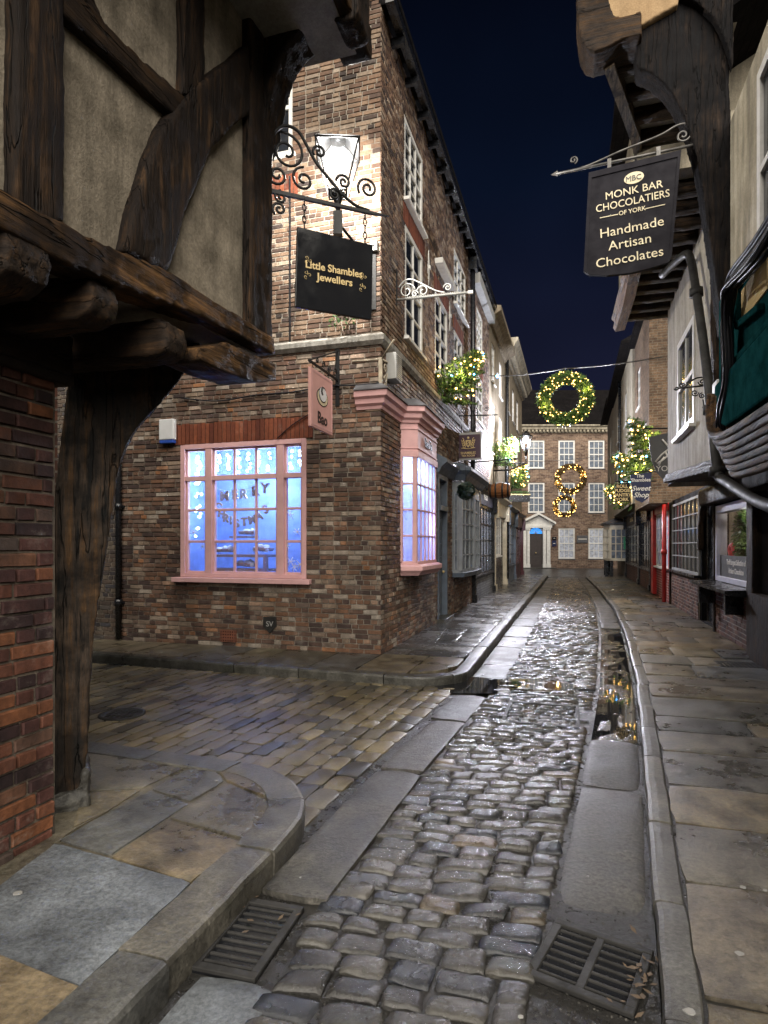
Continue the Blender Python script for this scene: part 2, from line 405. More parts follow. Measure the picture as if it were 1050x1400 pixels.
BR = [(.0,(.075,.05,.046)),(.25,(.15,.09,.068)),(.5,(.25,.13,.078)),(.68,(.2,.145,.118)),(.84,(.32,.235,.17)),(.94,(.46,.40,.34)),(1.,(.38,.165,.07))]
M = dict(
 brick_corner=m_brick_attr('old_mixed_brick', BR, soot=.42),
 brick_up=m_brick_attr('upper_mixed_brick', [(.0,(.06,.045,.04)),(.3,(.15,.088,.062)),(.6,(.23,.14,.09)),(.8,(.32,.225,.155)),(1.,(.4,.32,.25))], soot=.4),
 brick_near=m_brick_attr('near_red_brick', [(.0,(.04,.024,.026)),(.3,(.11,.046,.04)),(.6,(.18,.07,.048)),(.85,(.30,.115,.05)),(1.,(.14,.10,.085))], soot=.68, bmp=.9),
 brick_red=m_brick_attr('rubbed_red_brick', [(0,(.13,.035,.02)),(1,(.26,.075,.035))], soot=.25),
 mortar=m_plaster('old_lime_mortar', (.34,.3,.25), (.17,.15,.125), .8, .4, .9, 6),
 mortar_up=m_plaster('pale_lime_mortar', (.42,.38,.32), (.26,.23,.19), .8, .3, .9, 6),
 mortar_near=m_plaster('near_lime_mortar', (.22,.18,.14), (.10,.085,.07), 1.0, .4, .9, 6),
 tim_x=m_timber('oak_along', 'x'), tim_y=m_timber('oak_across', 'y', mid=(.055,.04,.03), hot=(.17,.10,.055), hotp=.62), tim_z=m_timber('oak_upright', 'z', mid=(.024,.017,.013), hot=(.13,.075,.04), hotp=.64),
 sill_x=m_timber('worn_oak_sill', 'x', mid=(.07,.04,.02), hot=(.26,.14,.06), hotp=.54),
 tim_post=m_timber('post_oak', 'z', dark=(.005,.005,.005), mid=(.055,.04,.03), hot=(.15,.085,.042), hotp=.6, bmp=1.0, rough=.65),
 tim_pale=m_timber('pale_oak', 'x', mid=(.1,.075,.05), hot=(.34,.25,.16), hotp=.5),
 tim_orange=m_timber('orange_oak', 'x', dark=(.06,.028,.012), mid=(.2,.1,.04), hot=(.36,.21,.1), hotp=.45),
 tim_blk=m_timber('tarred_oak', 'z', dark=(.004,.004,.005), mid=(.011,.009,.009), hot=(.05,.036,.028), hotp=.66, spec=.1, rough=.75),
 plaster=m_plaster('grimy_plaster', (.36,.31,.24), (.17,.145,.11), .9, .4, .9, 4),
 cream=m_plaster('cream_render', (.5,.45,.35), (.36,.32,.24), .4, .5), cream_d=m_plaster('dull_cream_render', (.3,.25,.18), (.22,.18,.13), .3, .5),
 cream2=m_plaster('pale_render', (.44,.39,.3), (.32,.28,.21), .3, .45),
 soffit=m_plaster('white_soffit', (.5,.48,.44), (.33,.31,.28), .3, .2),
 tan=m_plaster('orange_lit_plaster', (.42,.29,.16), (.29,.19,.1), .5, .2),  # orange light on the panel is mixed into this plaster colour
 stone_trim=m_plaster('weathered_stone', (.45,.43,.39), (.24,.225,.2), .7, .45, .85, 8),
 white=m_paint('white_paint', (.72,.71,.68), .4, .2), cream_p=m_paint('cream_paint', (.55,.49,.38), .4, .25),
 pink=m_paint('pink_paint', (.66,.40,.40), .6, .12, .06, 0, .04), pinkl=m_paint('pink_sign_paint', (.66,.37,.34), .45, .08, .05),
 grey=m_paint('grey_blue_paint', (.10,.125,.16), .35, .25), greyl=m_paint('light_grey_paint', (.26,.28,.3), .35, .25),
 black=m_paint('black_gloss', (.011,.012,.015), .22, .3), iron=m_paint('wrought_iron', (.012,.012,.013), .42, .4, .3, .3),
 irong=m_paint('grey_iron', (.12,.115,.11), .4, .5, .4, .5), irons=m_paint('silver_iron', (.5,.5,.48), .4, .2, .2, .4), cast=m_paint('cast_iron', (.035,.034,.033), .55, .5, .6, .15, .25), rust=m_paint('cream_iron', (.42,.36,.27), .6, .5, .4),
 green=m_paint('dark_green_paint', (.010,.06,.064), .6, .5, .5, 0, 0), greens=m_paint('green_plate', (.02,.22,.1), .4), burg=m_paint('burgundy_paint', (.085,.018,.028), .35),
 red=m_paint('red_paint', (.48,.018,.014), .32, .25), navy=m_paint('navy_paint', (.018,.024,.07), .35), navyd=m_paint('dark_navy_paint', (.012,.014,.028), .35),
 signblk=m_paint('black_sign_paint', (.009,.008,.013), .55, .2, .05, 0, .12), signdark=m_paint('gloss_black_board', (.008,.009,.012), .07, .1, .02), purple=m_paint('aubergine_paint', (.07,.04,.06), .3),
 gold=m_paint('gold_leaf', (.62,.47,.22), .4, .1, .05, .15), foil=m_paint('gold_foil', (.42,.26,.05), .25, .1, .1, .3), pale=m_paint('pale_lettering', (.75,.72,.66), .5, .1), signgrey=m_paint('grey_sign_paint', (.085,.085,.085), .4, .1),
 plastic=m_paint('white_plastic', (.62,.63,.64), .35, .1), bluep=m_paint('blue_plastic', (.03,.09,.45), .3), greyp=m_paint('grey_plastic', (.33,.33,.32), .4, .2), terra=m_paint('terracotta', (.2,.07,.04), .7, .4, .4),
 lead=m_paint('lead_sheet', (.1,.1,.11), .5, .3, .3), copper=m_timber('barrel_oak', 'x', dark=(.05,.018,.008), mid=(.22,.085,.03), hot=(.4,.18,.07), hotp=.4, rough=.4),
 door=m_paint('dark_door', (.06,.05,.048), .35), cable=m_paint('black_cable', (.012,.013,.018), .45, .2, .1, 0, .2), wood=m_paint('shelf_wood', (.3,.17,.08), .5, .2), leaf=None,
 sand=m_stone('york_flagstone', [(0,(.08,.08,.075)),(.2,(.18,.145,.085)),(.4,(.10,.105,.108)),(.6,(.15,.135,.105)),(.8,(.195,.142,.074)),(1,(.105,.12,.135))], (.2,.5), 1.3, .85, 4.5, 40, .45, .35, .25, .5),
 sandwet=m_stone('wet_flagstone', [(0,(.06,.06,.065)),(.5,(.10,.095,.09)),(1,(.075,.07,.07))], (.13,.36), .8, .5, 4, 30, .8, .1, .6),
 blueflag=m_stone('blue_grey_flagstone', [(0,(.15,.165,.18)),(1,(.15,.165,.18))], (.2,.5), .9, .75, 3.2, 55, .5, 0, .4, .3),
 kerb=m_stone('kerb_stone', [(0,(.055,.055,.051)),(.5,(.13,.12,.098)),(1,(.08,.08,.075))], (.24,.5), 1.0, .7, 6, 50, .5, .3, .5, .3),
 wetgran=m_stone('wet_granite', [(0,(.035,.034,.032)),(1,(.055,.052,.048))], (.06,.28), .7, .4, 7, 80, .6, 0, .3, .5),
 granite=m_stone('granite_slab', [(0,(.06,.057,.05)),(1,(.095,.088,.076))], (.26,.6), 1.4, .7, 5, 42, .45, .2, .5, .05),
 setts=m_stone('wet_setts', [(0,(.014,.018,.028)),(.25,(.04,.038,.037)),(.55,(.075,.07,.06)),(.85,(.048,.046,.044)),(1,(.115,.088,.056))], (.08,.36), 1.2, .55, 8, 45, .7, .15, .5),
 pavers=m_stone('stone_pavers', [(0,(.06,.058,.052)),(.3,(.14,.115,.072)),(.55,(.21,.17,.095)),(.8,(.12,.108,.085)),(1,(.28,.23,.14))], (.28,.5), .5, .4, 6, 60, .5, .15),
 grit=m_stone('wet_grit', [(0,(.022,.02,.018)),(1,(.03,.028,.024))], (.14,.5), 1.6, .6, 22, 140, .6, .2),
 asphalt=m_stone('wet_asphalt', [(0,(.05,.05,.052)),(1,(.06,.058,.058))], (.2,.5), .6, .5, 5, 90, .5, 0),
 roof=m_brick('dark_roof_tiles', (.009,.008,.009), (.014,.012,.012), (.004,.004,.004), .2, .12, .85, spec=.06),
 brick_row=m_brick('row_brick', (.11,.065,.04), (.22,.14,.085), (.2,.17,.13), soot=.35),
 brick_far=m_brick('far_brick', (.13,.075,.055), (.34,.23,.16), (.36,.31,.26), .32, .105, soot=.3),
 brick_riser=m_brick('riser_brick', (.19,.07,.04), (.08,.045,.035), (.2,.17,.14), soot=.4),
 brick_grey=m_brick('grey_painted_brick', (.12,.12,.12), (.2,.2,.2), (.04,.04,.04), soot=.4),
 glass=m_paint('dark_glass', (.012,.014,.018), .06, .3, .02), curtain=m_paint('net_curtain', (.52,.56,.66), .5, .5, .1), glassb=m_paint('pale_pane', (.17,.2,.25), .08, .5, .05),
 lightpane=m_glass('clear_pane', 0), fogpane=m_glass('misted_pane', .08, fogc=(.7,.82,1), drip=.7), fogpane2=m_glass('heavily_misted_pane', .7, fogc=(.75,.85,1), drip=.35), lampglass=m_glass('lantern_glass', .005, fogc=(1,1,1)),
 blue_lit_wall=m_paint('blue_lit_interior', (.3,.43,.85), .7, .25), pale_lit_wall=m_paint('pale_lit_interior', (.55,.62,.85), .7, .2),  # blue of the lit rooms is mixed into both wall colours
 bulb_w=m_emit('warm_bulb', (1.,.55,.14), 6), bulb_c=m_emit('cool_bulb', (.55,.85,1.), 14), bulb_b=m_emit('blue_bulb', (.1,.45,1.), 14), lamp=m_emit('lamp_bulb', (.9,.96,1.), 45), lamp2=m_emit('far_lamp_bulb', (.85,.92,1.), 160), fan=m_emit('blue_fanlight', (.04,.3,.85), .55),
 bun=m_paint('bun_paint', (.75,.66,.45), .5), whitebun=m_paint('steamed_bun', (.8,.8,.82), .6), redb=m_paint('red_bow', (.6,.02,.03), .5), dirt=m_paint('litter', (.27,.265,.25), .6), leafdead=m_paint('dead_leaf', (.11,.075,.045), .7),
)
def m_leaf(name, c1, c2):
    m, nt, b = newmat(name); c = ramp(nt, rnd(nt), [(0, c1), (1, c2)]); link(nt, c, b.inputs['Base Color']); b.inputs['Roughness'].default_value = .45
    b.inputs['Subsurface Weight'].default_value = 0; return m
M['fir'] = m_leaf('fir_needles', (.014,.05,.016), (.14,.24,.05)); M['gleaf'] = m_leaf('plant_leaf', (.02,.05,.015), (.06,.11,.03)); M['brownfir'] = m_leaf('brown_garland', (.05,.03,.01), (.16,.1,.03))
def m_water():
    m, nt, b = newmat('standing_water'); b.inputs['Base Color'].default_value = (.012,.013,.016,1); b.inputs['Roughness'].default_value = .025; b.inputs['IOR'].default_value = 1.33; b.inputs['Specular IOR Level'].default_value = .8
    n = noi(nt, coords(nt), 9, 2); bump(nt, b, n, .04, .01); return m
M['water'] = m_water()
# ------------------------------------------------------------------ camera, sky, added fill sun
cam = bpy.data.cameras.new('camera'); co_ = bpy.data.objects.new('camera', cam); COL.objects.link(co_)
co_.location = (0, 0, EYE); co_.rotation_euler = (PI/2, 0, 0)
cam.sensor_fit = 'HORIZONTAL'; cam.sensor_width = 36; cam.lens = F/1050*36; cam.shift_y = 45/1050; cam.clip_end = 500; cam.clip_start = .05
SC.camera = co_
wd = bpy.data.worlds.new('World'); SC.world = wd; wd.use_nodes = True; nt = wd.node_tree; nt.nodes.clear()
wo = nt.nodes.new('ShaderNodeOutputWorld'); bg = nt.nodes.new('ShaderNodeBackground'); tc = nt.nodes.new('ShaderNodeTexCoord'); sx = nt.nodes.new('ShaderNodeSeparateXYZ')
nt.links.new(tc.outputs['Generated'], sx.inputs[0])
skyc = ramp(nt, sx.outputs['Z'], [(0, (.0075,.007,.015)), (.25, (.0040,.0047,.0125)), (.5, (.0013,.0026,.0075)), (.75, (.0004,.0007,.002))])
nn = noi(nt, tc.outputs['Generated'], 2.5, 3); skyc = mix(nt, skyc, ramp(nt, nn, [(.3, .7), (.7, 1.2)]), 1.0, 'MULTIPLY')
nt.links.new(skyc, bg.inputs[0]); nt.links.new(bg.outputs[0], wo.inputs[0]); bg.inputs[1].default_value = 1.0
su = bpy.data.lights.new('soft_fill_sun', 'SUN'); su.energy = 3.5; su.angle = math.radians(66); su.color = (1.0, .93, .82)  # added soft sun for even fill, not a source of the place
so = bpy.data.objects.new('soft_fill_sun', su); COL.objects.link(so); so.rotation_euler = (math.radians(53), 0, math.radians(2))
SC.view_settings.view_transform = 'Standard'; SC.view_settings.look = 'None'; SC.view_settings.exposure = 1.1; SC.view_settings.gamma = 1
cy = SC.cycles; cy.use_denoising = True; cy.denoiser = 'OPENIMAGEDENOISE'; cy.denoising_input_passes = 'RGB_ALBEDO_NORMAL'; cy.denoising_prefilter = 'ACCURATE'; cy.max_bounces = 5; cy.diffuse_bounces = 3; cy.glossy_bounces = 3; cy.transparent_max_bounces = 12; cy.sample_clamp_indirect = 4; cy.caustics_reflective = False; cy.caustics_refractive = False
try: cy.use_light_tree = True
except Exception: pass

# ------------------------------------------------------------------ the ground
KR_T = [(0,.10),(2.5,.306),(3.26,.365),(4.07,.435),(5.3,.524),(7.24,.666),(11.41,.859),(15.84,.952),(20.24,.897),(24.5,.81),(30.5,.613),(34,.55)]
KL_T = [(0,-1.12),(2.5,-1.06),(4.02,-1.01),(6.39,-.86),(8,-.76),(12,-.74),(34,-.74)]
KR = lambda t: interp(KR_T, t); KL = lambda t: interp(KL_T, t)
WL, WR = -2.52, 2.46                       # the two building lines, street coordinates
g = MB(); g.slab([(-60,-20),(90,-20),(90,140),(-60,140)], -.3, -.055); setp(g.build('ground', M['grit']), kind='structure')
g = MB(); g.slab([tuple(st(-9, 31.5)[:2]), tuple(st(8, 31.5)[:2]), (24, 41.6), (24, 48), (-14, 48), (-14, 40)], -.05, .0); setp(g.build('square_paving', M['asphalt']), kind='structure')
# bedding under the setts
g = MB(); N = 60
for i in range(N):
    t0, t1 = lerp(.6, 32, i/N), lerp(.6, 32, (i+1)/N)
    e0 = .385 if t0 > 5.2 else 0; a, b, c, d = st(KL(t0)-.02, t0), st(KR(t0)-e0, t0), st(KR(t1)-e0, t1), st(KL(t1)-.02, t1)
    g.add([(p.x, p.y, -.017) for p in (a, b, c, d)], [(0,1,2,3)])
q = [st(-8, 3.5), st(-1.0, 3.5), st(-1.0, 7.5), st(-8, 7.5)]; g.add([(p.x, p.y, -.0195) for p in q], [(0,1,2,3)])
q = [st(-1.5, .6), st(-1.0, .6), st(-1.0, 3.5), st(-1.5, 3.5)]; g.add([(p.x, p.y, -.0215) for p in q], [(0,1,2,3)])
setp(g.build('road_bed', M['grit']), kind='structure')
# cobbled carriageway: rows of domed setts
g = MB(); t = 1.35; R = random.Random(5)
grates = []
while t < 31.5:
    dt = R.uniform(.108, .138) if t < 6.5 else R.uniform(.095, .12)
    a = KL(t)+.015; b = KR(t)-.415
    w = a+R.uniform(-.06, .02)
    sk = .10 if t < 7 else .05
    while w < b-.04:
        L = R.uniform(.15, .27) if t < 7 else R.uniform(.13, .24)
        w1 = min(w+L, b)
        if b-w1 < .07: w1 = b
        mid = (w+w1)/2
        cover = 5.62 < t+dt/2 < 6.35 and -.62 < mid < .05
        if not cover:
            o = lambda: R.uniform(-.009, .009); fl = lambda ww: sk*(ww-a)+.02*math.sin(ww*3+t*2)
            q = [st(w+.005+o(), t+.004+fl(w)+o()), st(w1-.005+o(), t+.004+fl(w1)+o()), st(w1-.005+o(), t+dt-.005+fl(w1)+o()), st(w+.007+o(), t+dt-.007+fl(w)+o())]
            near = t < 5.5
            r = R.random()
            random.seed(int(t*1000+w*100))
            g.stone([(p.x, p.y) for p in q], -.012+R.uniform(-.005, .005), R.uniform(.011, .017) if near else R.uniform(.009, .014), n=8 if near else (5 if t < 14 else 3), r=r, drop=.05, tilt=.007, rough=.011 if near else .006, flat=10 if near else 7, cr=.010)
        w = w1
    t += dt
setp(g.build('cobbled_road', M['setts']), kind='structure')
random.seed(11)
# channel slabs, left strip and both gutters
g = MB()
def slabrun(g, t0, t1, wa, wb, z, Ls, jit=.02, n=10, dome=.006, gap=.008, rr=None, rough=.006):
    t = t0
    while t < t1-.05:
        L = min(random.uniform(*Ls), t1-t)
        if t1-t-L < .25: L = t1-t
        j = lambda: random.uniform(-jit, jit)*.5
        q = [st(wa(t)+j()+gap, t+gap), st(wb(t)+j()-gap, t+gap), st(wb(t+L)+j()-gap, t+L-gap), st(wa(t+L)+j()+gap, t+L-gap)]
        g.stone([(p.x, p.y) for p in q], z, dome, n=n, r=None if rr is None else rr, drop=.06, tilt=.005, rough=rough, flat=8)
        t += L
slabrun(g, 2.52, 4.16, lambda t: KL(t)-.34, KL, .004, (1.6, 1.7)); slabrun(g, 4.18, 5.5, lambda t: KL(t)-.33, KL, .0, (1.2, 1.35)); slabrun(g, 5.52, 6.5, lambda t: KL(t)-.36, KL, -.004, (.9, 1))
slabrun(g, 7.1, 31.5, lambda t: -1.18, KL, -.012, (.9, 1.5))
slabrun(g, 2.84, 4.28, lambda t: KR(t)-.41, lambda t: KR(t)-.02, -.012, (1.5, 1.5), dome=.012); slabrun(g, 4.3, 5.35, lambda t: KR(t)-.41, lambda t: KR(t)-.03, -.012, (1.1, 1.1), dome=.012)
slabrun(g, 12.5, 31.5, lambda t: KR(t)-.38, lambda t: KR(t)-.02, -.012, (.8, 1.4))
setp(g.build('gutter_channel', M['granite']), kind='structure')
g = MB(); slabrun(g, 5.36, 12.5, lambda t: KR(t)-.40, lambda t: KR(t)-.02, -.036, (.8, 1.3), rough=.012); setp(g.build('wet_gutter', M['wetgran']), kind='structure')
g = MB(); slabrun(g, .8, 2.0, lambda t: -1.34, lambda t: -1.0, -.006, (.5, .7)); setp(g.build('gutter_slab', M['blueflag']), kind='structure')
# standing water
def puddle(edge, z):
    g = MB(); g.add([(p.x, p.y, z) for p in edge], [tuple(range(len(edge)))]); return setp(g.build('puddle_water', M['water'], fix=True), kind='structure')
E = []
for i in range(15): t = lerp(5.5, 12.6, i/14); E.append(st(KR(t)-.035, t))
for i in range(29): t = lerp(12.5, 5.45, i/28); E.append(st(KR(t)-.40-.07*noise.noise(Vector((t*1.7, 0, 0)))+(.12 if t > 10 else 0), t))
puddle(E, -.0295)
E = [st(-1.1+.5*math.cos(a)*(1+.3*noise.noise(Vector((math.cos(a)*2, math.sin(a)*2, 1)))), 7.0+.42*math.sin(a)*(1+.35*noise.noise(Vector((math.cos(a), math.sin(a)*3, 4))))) for a in [2*PI*i/40 for i in range(40)]]
puddle(E, -.006)
E = [st(-.42+.45*math.cos(a)*(1+.35*noise.noise(Vector((math.cos(a)*3, math.sin(a)*2, 2)))), 7.22+.25*math.sin(a)) for a in [2*PI*i/40 for i in range(40)]]
puddle(E, .000)
# lane paving: long stone pavers in courses, coarser setts towards the junction
g = MB(); R = random.Random(9); w = -1.36
while w > -7.5:
    dw = R.uniform(.15, .2) if w > -2.5 else R.uniform(.115, .14)
    t = (2.75 if w > -1.75 else 3.6)+R.uniform(-.2, 0)
    if w > -1.75: t = 2.75-(.0 if w > -1.5 else 0)
    tend = 6.78
    while t < tend:
        L = R.uniform(.2, .34) if w > -2.5 else R.uniform(.28, .46)
        t1 = min(t+L, tend); sh = .06
        # keep clear of the rounded kerb on the near side
        cw, ct = -2.25, 2.85
        inside = (w < -2.2 and t+L*.5 < 3.62) or (w >= -2.3 and t+.1 < 2.85+math.sqrt(max(0, .86**2-(w-cw)**2))-.12)
        if not inside and t1-t > .06:
            o = lambda: R.uniform(-.006, .006)
            q = [st(w-dw+.005+o()+sh*(t-5), t+.005), st(w-.004+o()+sh*(t-5), t+.005), st(w-.004+o()+sh*(t1-5), t1-.005), st(w-dw+.005+o()+sh*(t1-5), t1-.005)]
            random.seed(int(t*999+w*77))
            coarse = w > -2.1
            g.stone([(p.x, p.y) for p in q], -.008+R.uniform(-.003, .003), R.uniform(.006, .011) if coarse else .003, n=6 if coarse else 3, r=R.random(), drop=.04, tilt=.004 if coarse else .0012, rough=.006 if coarse else .001, flat=3 if coarse else 8)
        t = t1
    w -= dw
setp(g.build('lane_paving', M['pavers']), kind='structure')
random.seed(21)
# kerbs
def kerb(path, width, z, z0=-.06, L=.95, gap=.006, bev=.018, name='kerb', mat='kerb', side=1):
    """path: plan points along the road-side top edge; the stone lies to the left (side=1) or right of travel"""
    P = [Vector(p[:2]) for p in path]; acc = [0]
    for a, b in zip(P, P[1:]): acc.append(acc[-1]+(b-a).length)
    def at(s):
        s = min(max(s, 0), acc[-1])
        for i in range(len(P)-1):
            if s <= acc[i+1] or i == len(P)-2:
                f = (s-acc[i])/max(acc[i+1]-acc[i], 1e-6); p = P[i].lerp(P[i+1], f)
                d0 = (P[i+1]-P[i]).normalized(); dn = (P[min(i+2, len(P)-1)]-P[min(i+1, len(P)-2)]).normalized(); dp = (P[i]-P[max(i-1, 0)]).normalized() if i else d0
                d = (d0+(dn*f+dp*(1-f))*.6).normalized(); return p, Vector((-d.y, d.x))*side
    g = MB(); s = 0
    while s < acc[-1]-.02:
        l = min(L*random.uniform(.75, 1.25), acc[-1]-s)
        if acc[-1]-s-l < .3: l = acc[-1]-s
        n = max(2, int(l/.12)); vs = []; dz = random.uniform(-.006, .004); jw = random.uniform(-.008, .008); sd = random.random()*99
        for i in range(n+1):
            p, nn = at(s+gap+(l-2*gap)*i/n); e = 1 if 0 < i < n else 0
            wv = noise.noise(Vector((s*3+i*.7, sd, 0)))*.006
            for d, h in ((.006, z0), (.0, z-bev*1.6), (bev*.45, z-bev*.4), (bev*1.5, z), (width*.5, z+.002), (width-.008, z), (width, z-.012), (width, z0)):
                q = p+nn*(d+jw+wv); vs.append((q.x, q.y, h+(dz+wv*.6 if h > z0 else 0)-(.004 if e == 0 and h > z0 else 0)))
        fs = [(i*8+k, i*8+k+1, (i+1)*8+k+1, (i+1)*8+k) for i in range(n) for k in range(7)]+[tuple(range(8)), tuple(n*8+k for k in range(7, -1, -1))]
        g.add(vs, fs, 0, None, False); s += l
    return setp(g.build(name, M[mat], fix=True), kind='structure')
tt = [.3+.35*i for i in range(92)]
kerb([st(KR(t), t) for t in tt if t < 31.6], .125, .065, side=-1)
Ln = [st(-1.2, 31.5-.5*i) for i in range(48) if 31.5-.5*i > 7.35]
arc = [st(-1.85+.65*math.cos(a), 7.33-.62*math.sin(a)) for a in [PI/2*i/9 for i in range(10)]]
far = [st(-1.85-.6*i, 6.71+.035*i*.6) for i in range(1, 13)]
kerb(Ln+arc+far, .16, .105, side=-1)
arc2 = [st(-2.25+.86*math.cos(a), 2.85+.86*math.sin(a)) for a in [PI/2*i/12 for i in range(13)]]
near_edge = [st(-1.375, .3+.4*i) for i in range(6)]
kerb(near_edge+arc2+[st(-2.25-.5*i, 3.71+.02*i) for i in range(1, 9)], .22, .125, side=1, L=.8)
# pavements
def flags(g, t0, t1, wa, wb, z, Lt=(.45, .85), nw=(1, 3), n=6, tilt=.004, seed=3):
    R = random.Random(seed); t = t0
    while t < t1-.1:
        L = min(R.uniform(*Lt), t1-t); k = R.randint(*nw); cuts = [0]+sorted(R.uniform(.25, .75) if k == 2 else (i+R.uniform(-.25, .25))/k for i in range(1, k))+[1]
        for a, b in zip(cuts, cuts[1:]):
            W = lambda f, tt: lerp(wa(tt), wb(tt), f)
            e = .009; jj = lambda: R.uniform(-.012, .012); q = [st(W(a, t)+e, t+e+jj()), st(W(b, t)-e, t+e+jj()), st(W(b, t+L)-e, t+L-e+jj()*.5), st(W(a, t+L)+e, t+L-e+jj()*.5)]
            random.seed(int(t*500+a*90+seed))
            g.stone([(p.x, p.y) for p in q], z+R.uniform(-.007, .005), .006, n=n, r=R.random(), drop=.05, tilt=tilt, rough=.005, flat=10)
        t += L
g = MB()
for i in range(60):
    t0, t1 = lerp(.6, 31.4, i/60), lerp(.6, 31.4, (i+1)/60)
    for wa, wb, z in ((lambda t: KR(t)+.10, lambda t: WR-.01, .047), (lambda t: WL+.01, lambda t: -1.345, .086)):
        if z > .08 and t0 < 8.0: continue
        q = [st(wa(t0), t0), st(wb(t0), t0), st(wb(t1), t1), st(wa(t1), t1)]; g.add([(p.x, p.y, z) for p in q], [(0,1,2,3)])
setp(g.build('pavement_bed', M['grit'], fix=True), kind='structure')
g = MB(); flags(g, 1.0, 31.6, lambda t: KR(t)+.119, lambda t: WR+.05, .062, (.42, .8), (1, 3), 8, .005, 4); setp(g.build('right_pavement', M['sand']), kind='structure')
g = MB(); flags(g, 8.05, 31.6, lambda t: WL-.03, lambda t: -1.365, .100, (.4, .75), (1, 3), 7, .006, 8); setp(g.build('left_pavement', M['sandwet']), kind='structure')
g = MB(); R = random.Random(3); w = -1.85
for a0, a1, b0, b1 in ((-1.37,-1.88,6.9,8.04),):
    for q in ([(-2.5,6.88),(-1.86,6.88),(-1.86,8.04),(-2.5,8.04)], [(-1.85,6.95),(-1.55,7.1),(-1.38,7.5),(-1.85,7.5)], [(-1.85,7.51),(-1.37,7.51),(-1.37,8.04),(-1.85,8.04)]):
        g.stone([tuple(st(*p)[:2]) for p in q], .102, .003, n=6, drop=.05, tilt=.003, rough=.004, flat=10)
w = -2.51
while w > -9:
    L = R.uniform(.5, .95); q = [(w-L+.006,6.885+.03*0),(w-.006,6.885),(w-.006,8.02),(w-L+.006,8.02)]
    q = [(a, b+.035*(-1.85-a)) for a, b in q]
    g.stone([tuple(st(*p)[:2]) for p in q], .101+R.uniform(-.003, .003), .003, n=6, r=R.random(), drop=.05, tilt=.003, rough=.004, flat=10); w -= L
setp(g.build('lane_pavement', M['sand']), kind='structure')
# the near left corner: big irregular flags
g = MB()
g.slab([tuple(st(*p)[:2]) for p in [(-1.5,.2),(-1.5,2.9),(-1.75,3.4),(-2.3,3.62),(-6,3.7),(-6,.2)]], -.05, .109, r=.1)
PN = [[(80,1148),(205,1080),(258,1097),(151,1168)], [(152,1170),(230,1120),(336,1151),(260,1206)], [(233,1118),(309,1069),(353,1088),(341,1147)], [(207,1078),(279,1040),(307,1067),(260,1095)],
      [(110,1028),(277,1037),(195,1076),(112,1082)], [(285,1038),(352,1052),(388,1078),(360,1087),(310,1067)], [(112,1084),(193,1078),(150,1106),(100,1130)], [(80,1150),(98,1133),(150,1106),(70,1152)],
      [(-120,1300),(-20,1296),(108,1348),(40,1420),(-140,1420)], [(-220,1215),(-105,1212),(-22,1292),(-122,1298),(-240,1290)]]
RS = [.45, .72, .3, .5, .6, .68, .15, .1, .75, .3]
for p, r in zip(PN, RS):
    q = [gp(x, y, .12) for x, y in p]
    if len(q) == 4: g.stone(q, .118, .002, n=9, r=r, drop=.04, tilt=.0012, rough=.0022, flat=20, cr=.012)
    else: g.slab(q, .08, .121, 0, r, .005)
setp(g.build('corner_pavement', M['sand'], fix=True), kind='structure')
g = MB(); q = [gp(x, y, .12) for x, y in [(76,1152),(262,1206),(110,1344),(-100,1286)]]; g.stone(q, .1185, .002, n=12, r=.5, drop=.04, tilt=.001, rough=.003, flat=20, cr=.01); setp(g.build('blue_lit_flagstone', M['blueflag']), kind='structure')  # blue-grey slab whose pale tone also stands in for a pool of light

# iron covers in the ground
def quadframe(px4):
    q = [Vector(gp(x, y)) for x, y in px4]; return q
def grate(name, label, px4, nb, rib, bw):
    q = quadframe(px4); c = sum(q, Vector((0, 0)))/4
    ux = ((q[1]-q[0])+(q[2]-q[3])).normalized(); uy = Vector((-ux.y, ux.x)); W = ((q[1]-q[0]).length+(q[2]-q[3]).length)/4; H = ((q[3]-q[0]).length+(q[2]-q[1]).length)/4
    t = thing(name, label, 'drain cover', loc=(c.x, c.y, 0), rz=math.atan2(ux.y, ux.x))
    dark_pit_block = MB(); dark_pit_block.box(-W, W, -H, H, -.05, -.0115); dark_pit_block.build('dark_pit_block', M['black'], t)  # black block put in for the dark hollow beneath the bars
    f = MB(); e = .035; z0, z1 = -.03, .004
    f.box(-W, W, -H, -H+e, z0, z1); f.box(-W, W, H-e, H, z0, z1); f.box(-W, -W+e, -H+e, H-e, z0, z1-.002); f.box(W-e, W, -H+e, H-e, z0, z1-.002); f.build('frame', M['cast'], t, .004)
    b = MB()
    for i in range(nb):
        p = lerp(-H+e, H-e, (i+.5)/nb); hw = (H-e)/nb*.52
        b.box(-W+e, W-e, p-hw*bw, p+hw*bw, z0, z1-.006)
    if rib: b.box(-.016, .016, -H+e, H-e, z0+.002, z1-.003)
    b.build('bars', M['cast'], t, .004)
    return t
GR = grate('drain_grate', 'square cast iron drain grate with a middle rib between the cobbles and the right kerb', [(742,1250),(884,1298),(878,1392),(738,1338)], 7, True, .42)
grate('drain_grate', 'long narrow iron drain grate beside the left kerb below the granite slab', [(338,1226),(418,1241),(346,1338),(256,1322)], 9, False, .55)
t = thing('manhole_cover', 'round iron manhole cover set in the stone pavers of the side lane', 'manhole cover', loc=(*gp(167, 976), 0))
b = MB(); b.lathe([(.21, -.02), (.21, .004), (.175, .006), (.17, .002), (.0, .003)], seg=28); b.build('cover', M['cast'], t)
b = MB()
for i in range(-3, 4):
    for j in range(-3, 4):
        if i*i+j*j < 9: b.box(i*.05-.016, i*.05+.016, j*.05-.016, j*.05+.016, .0, .008)
b.build('tread', M['cast'], t)
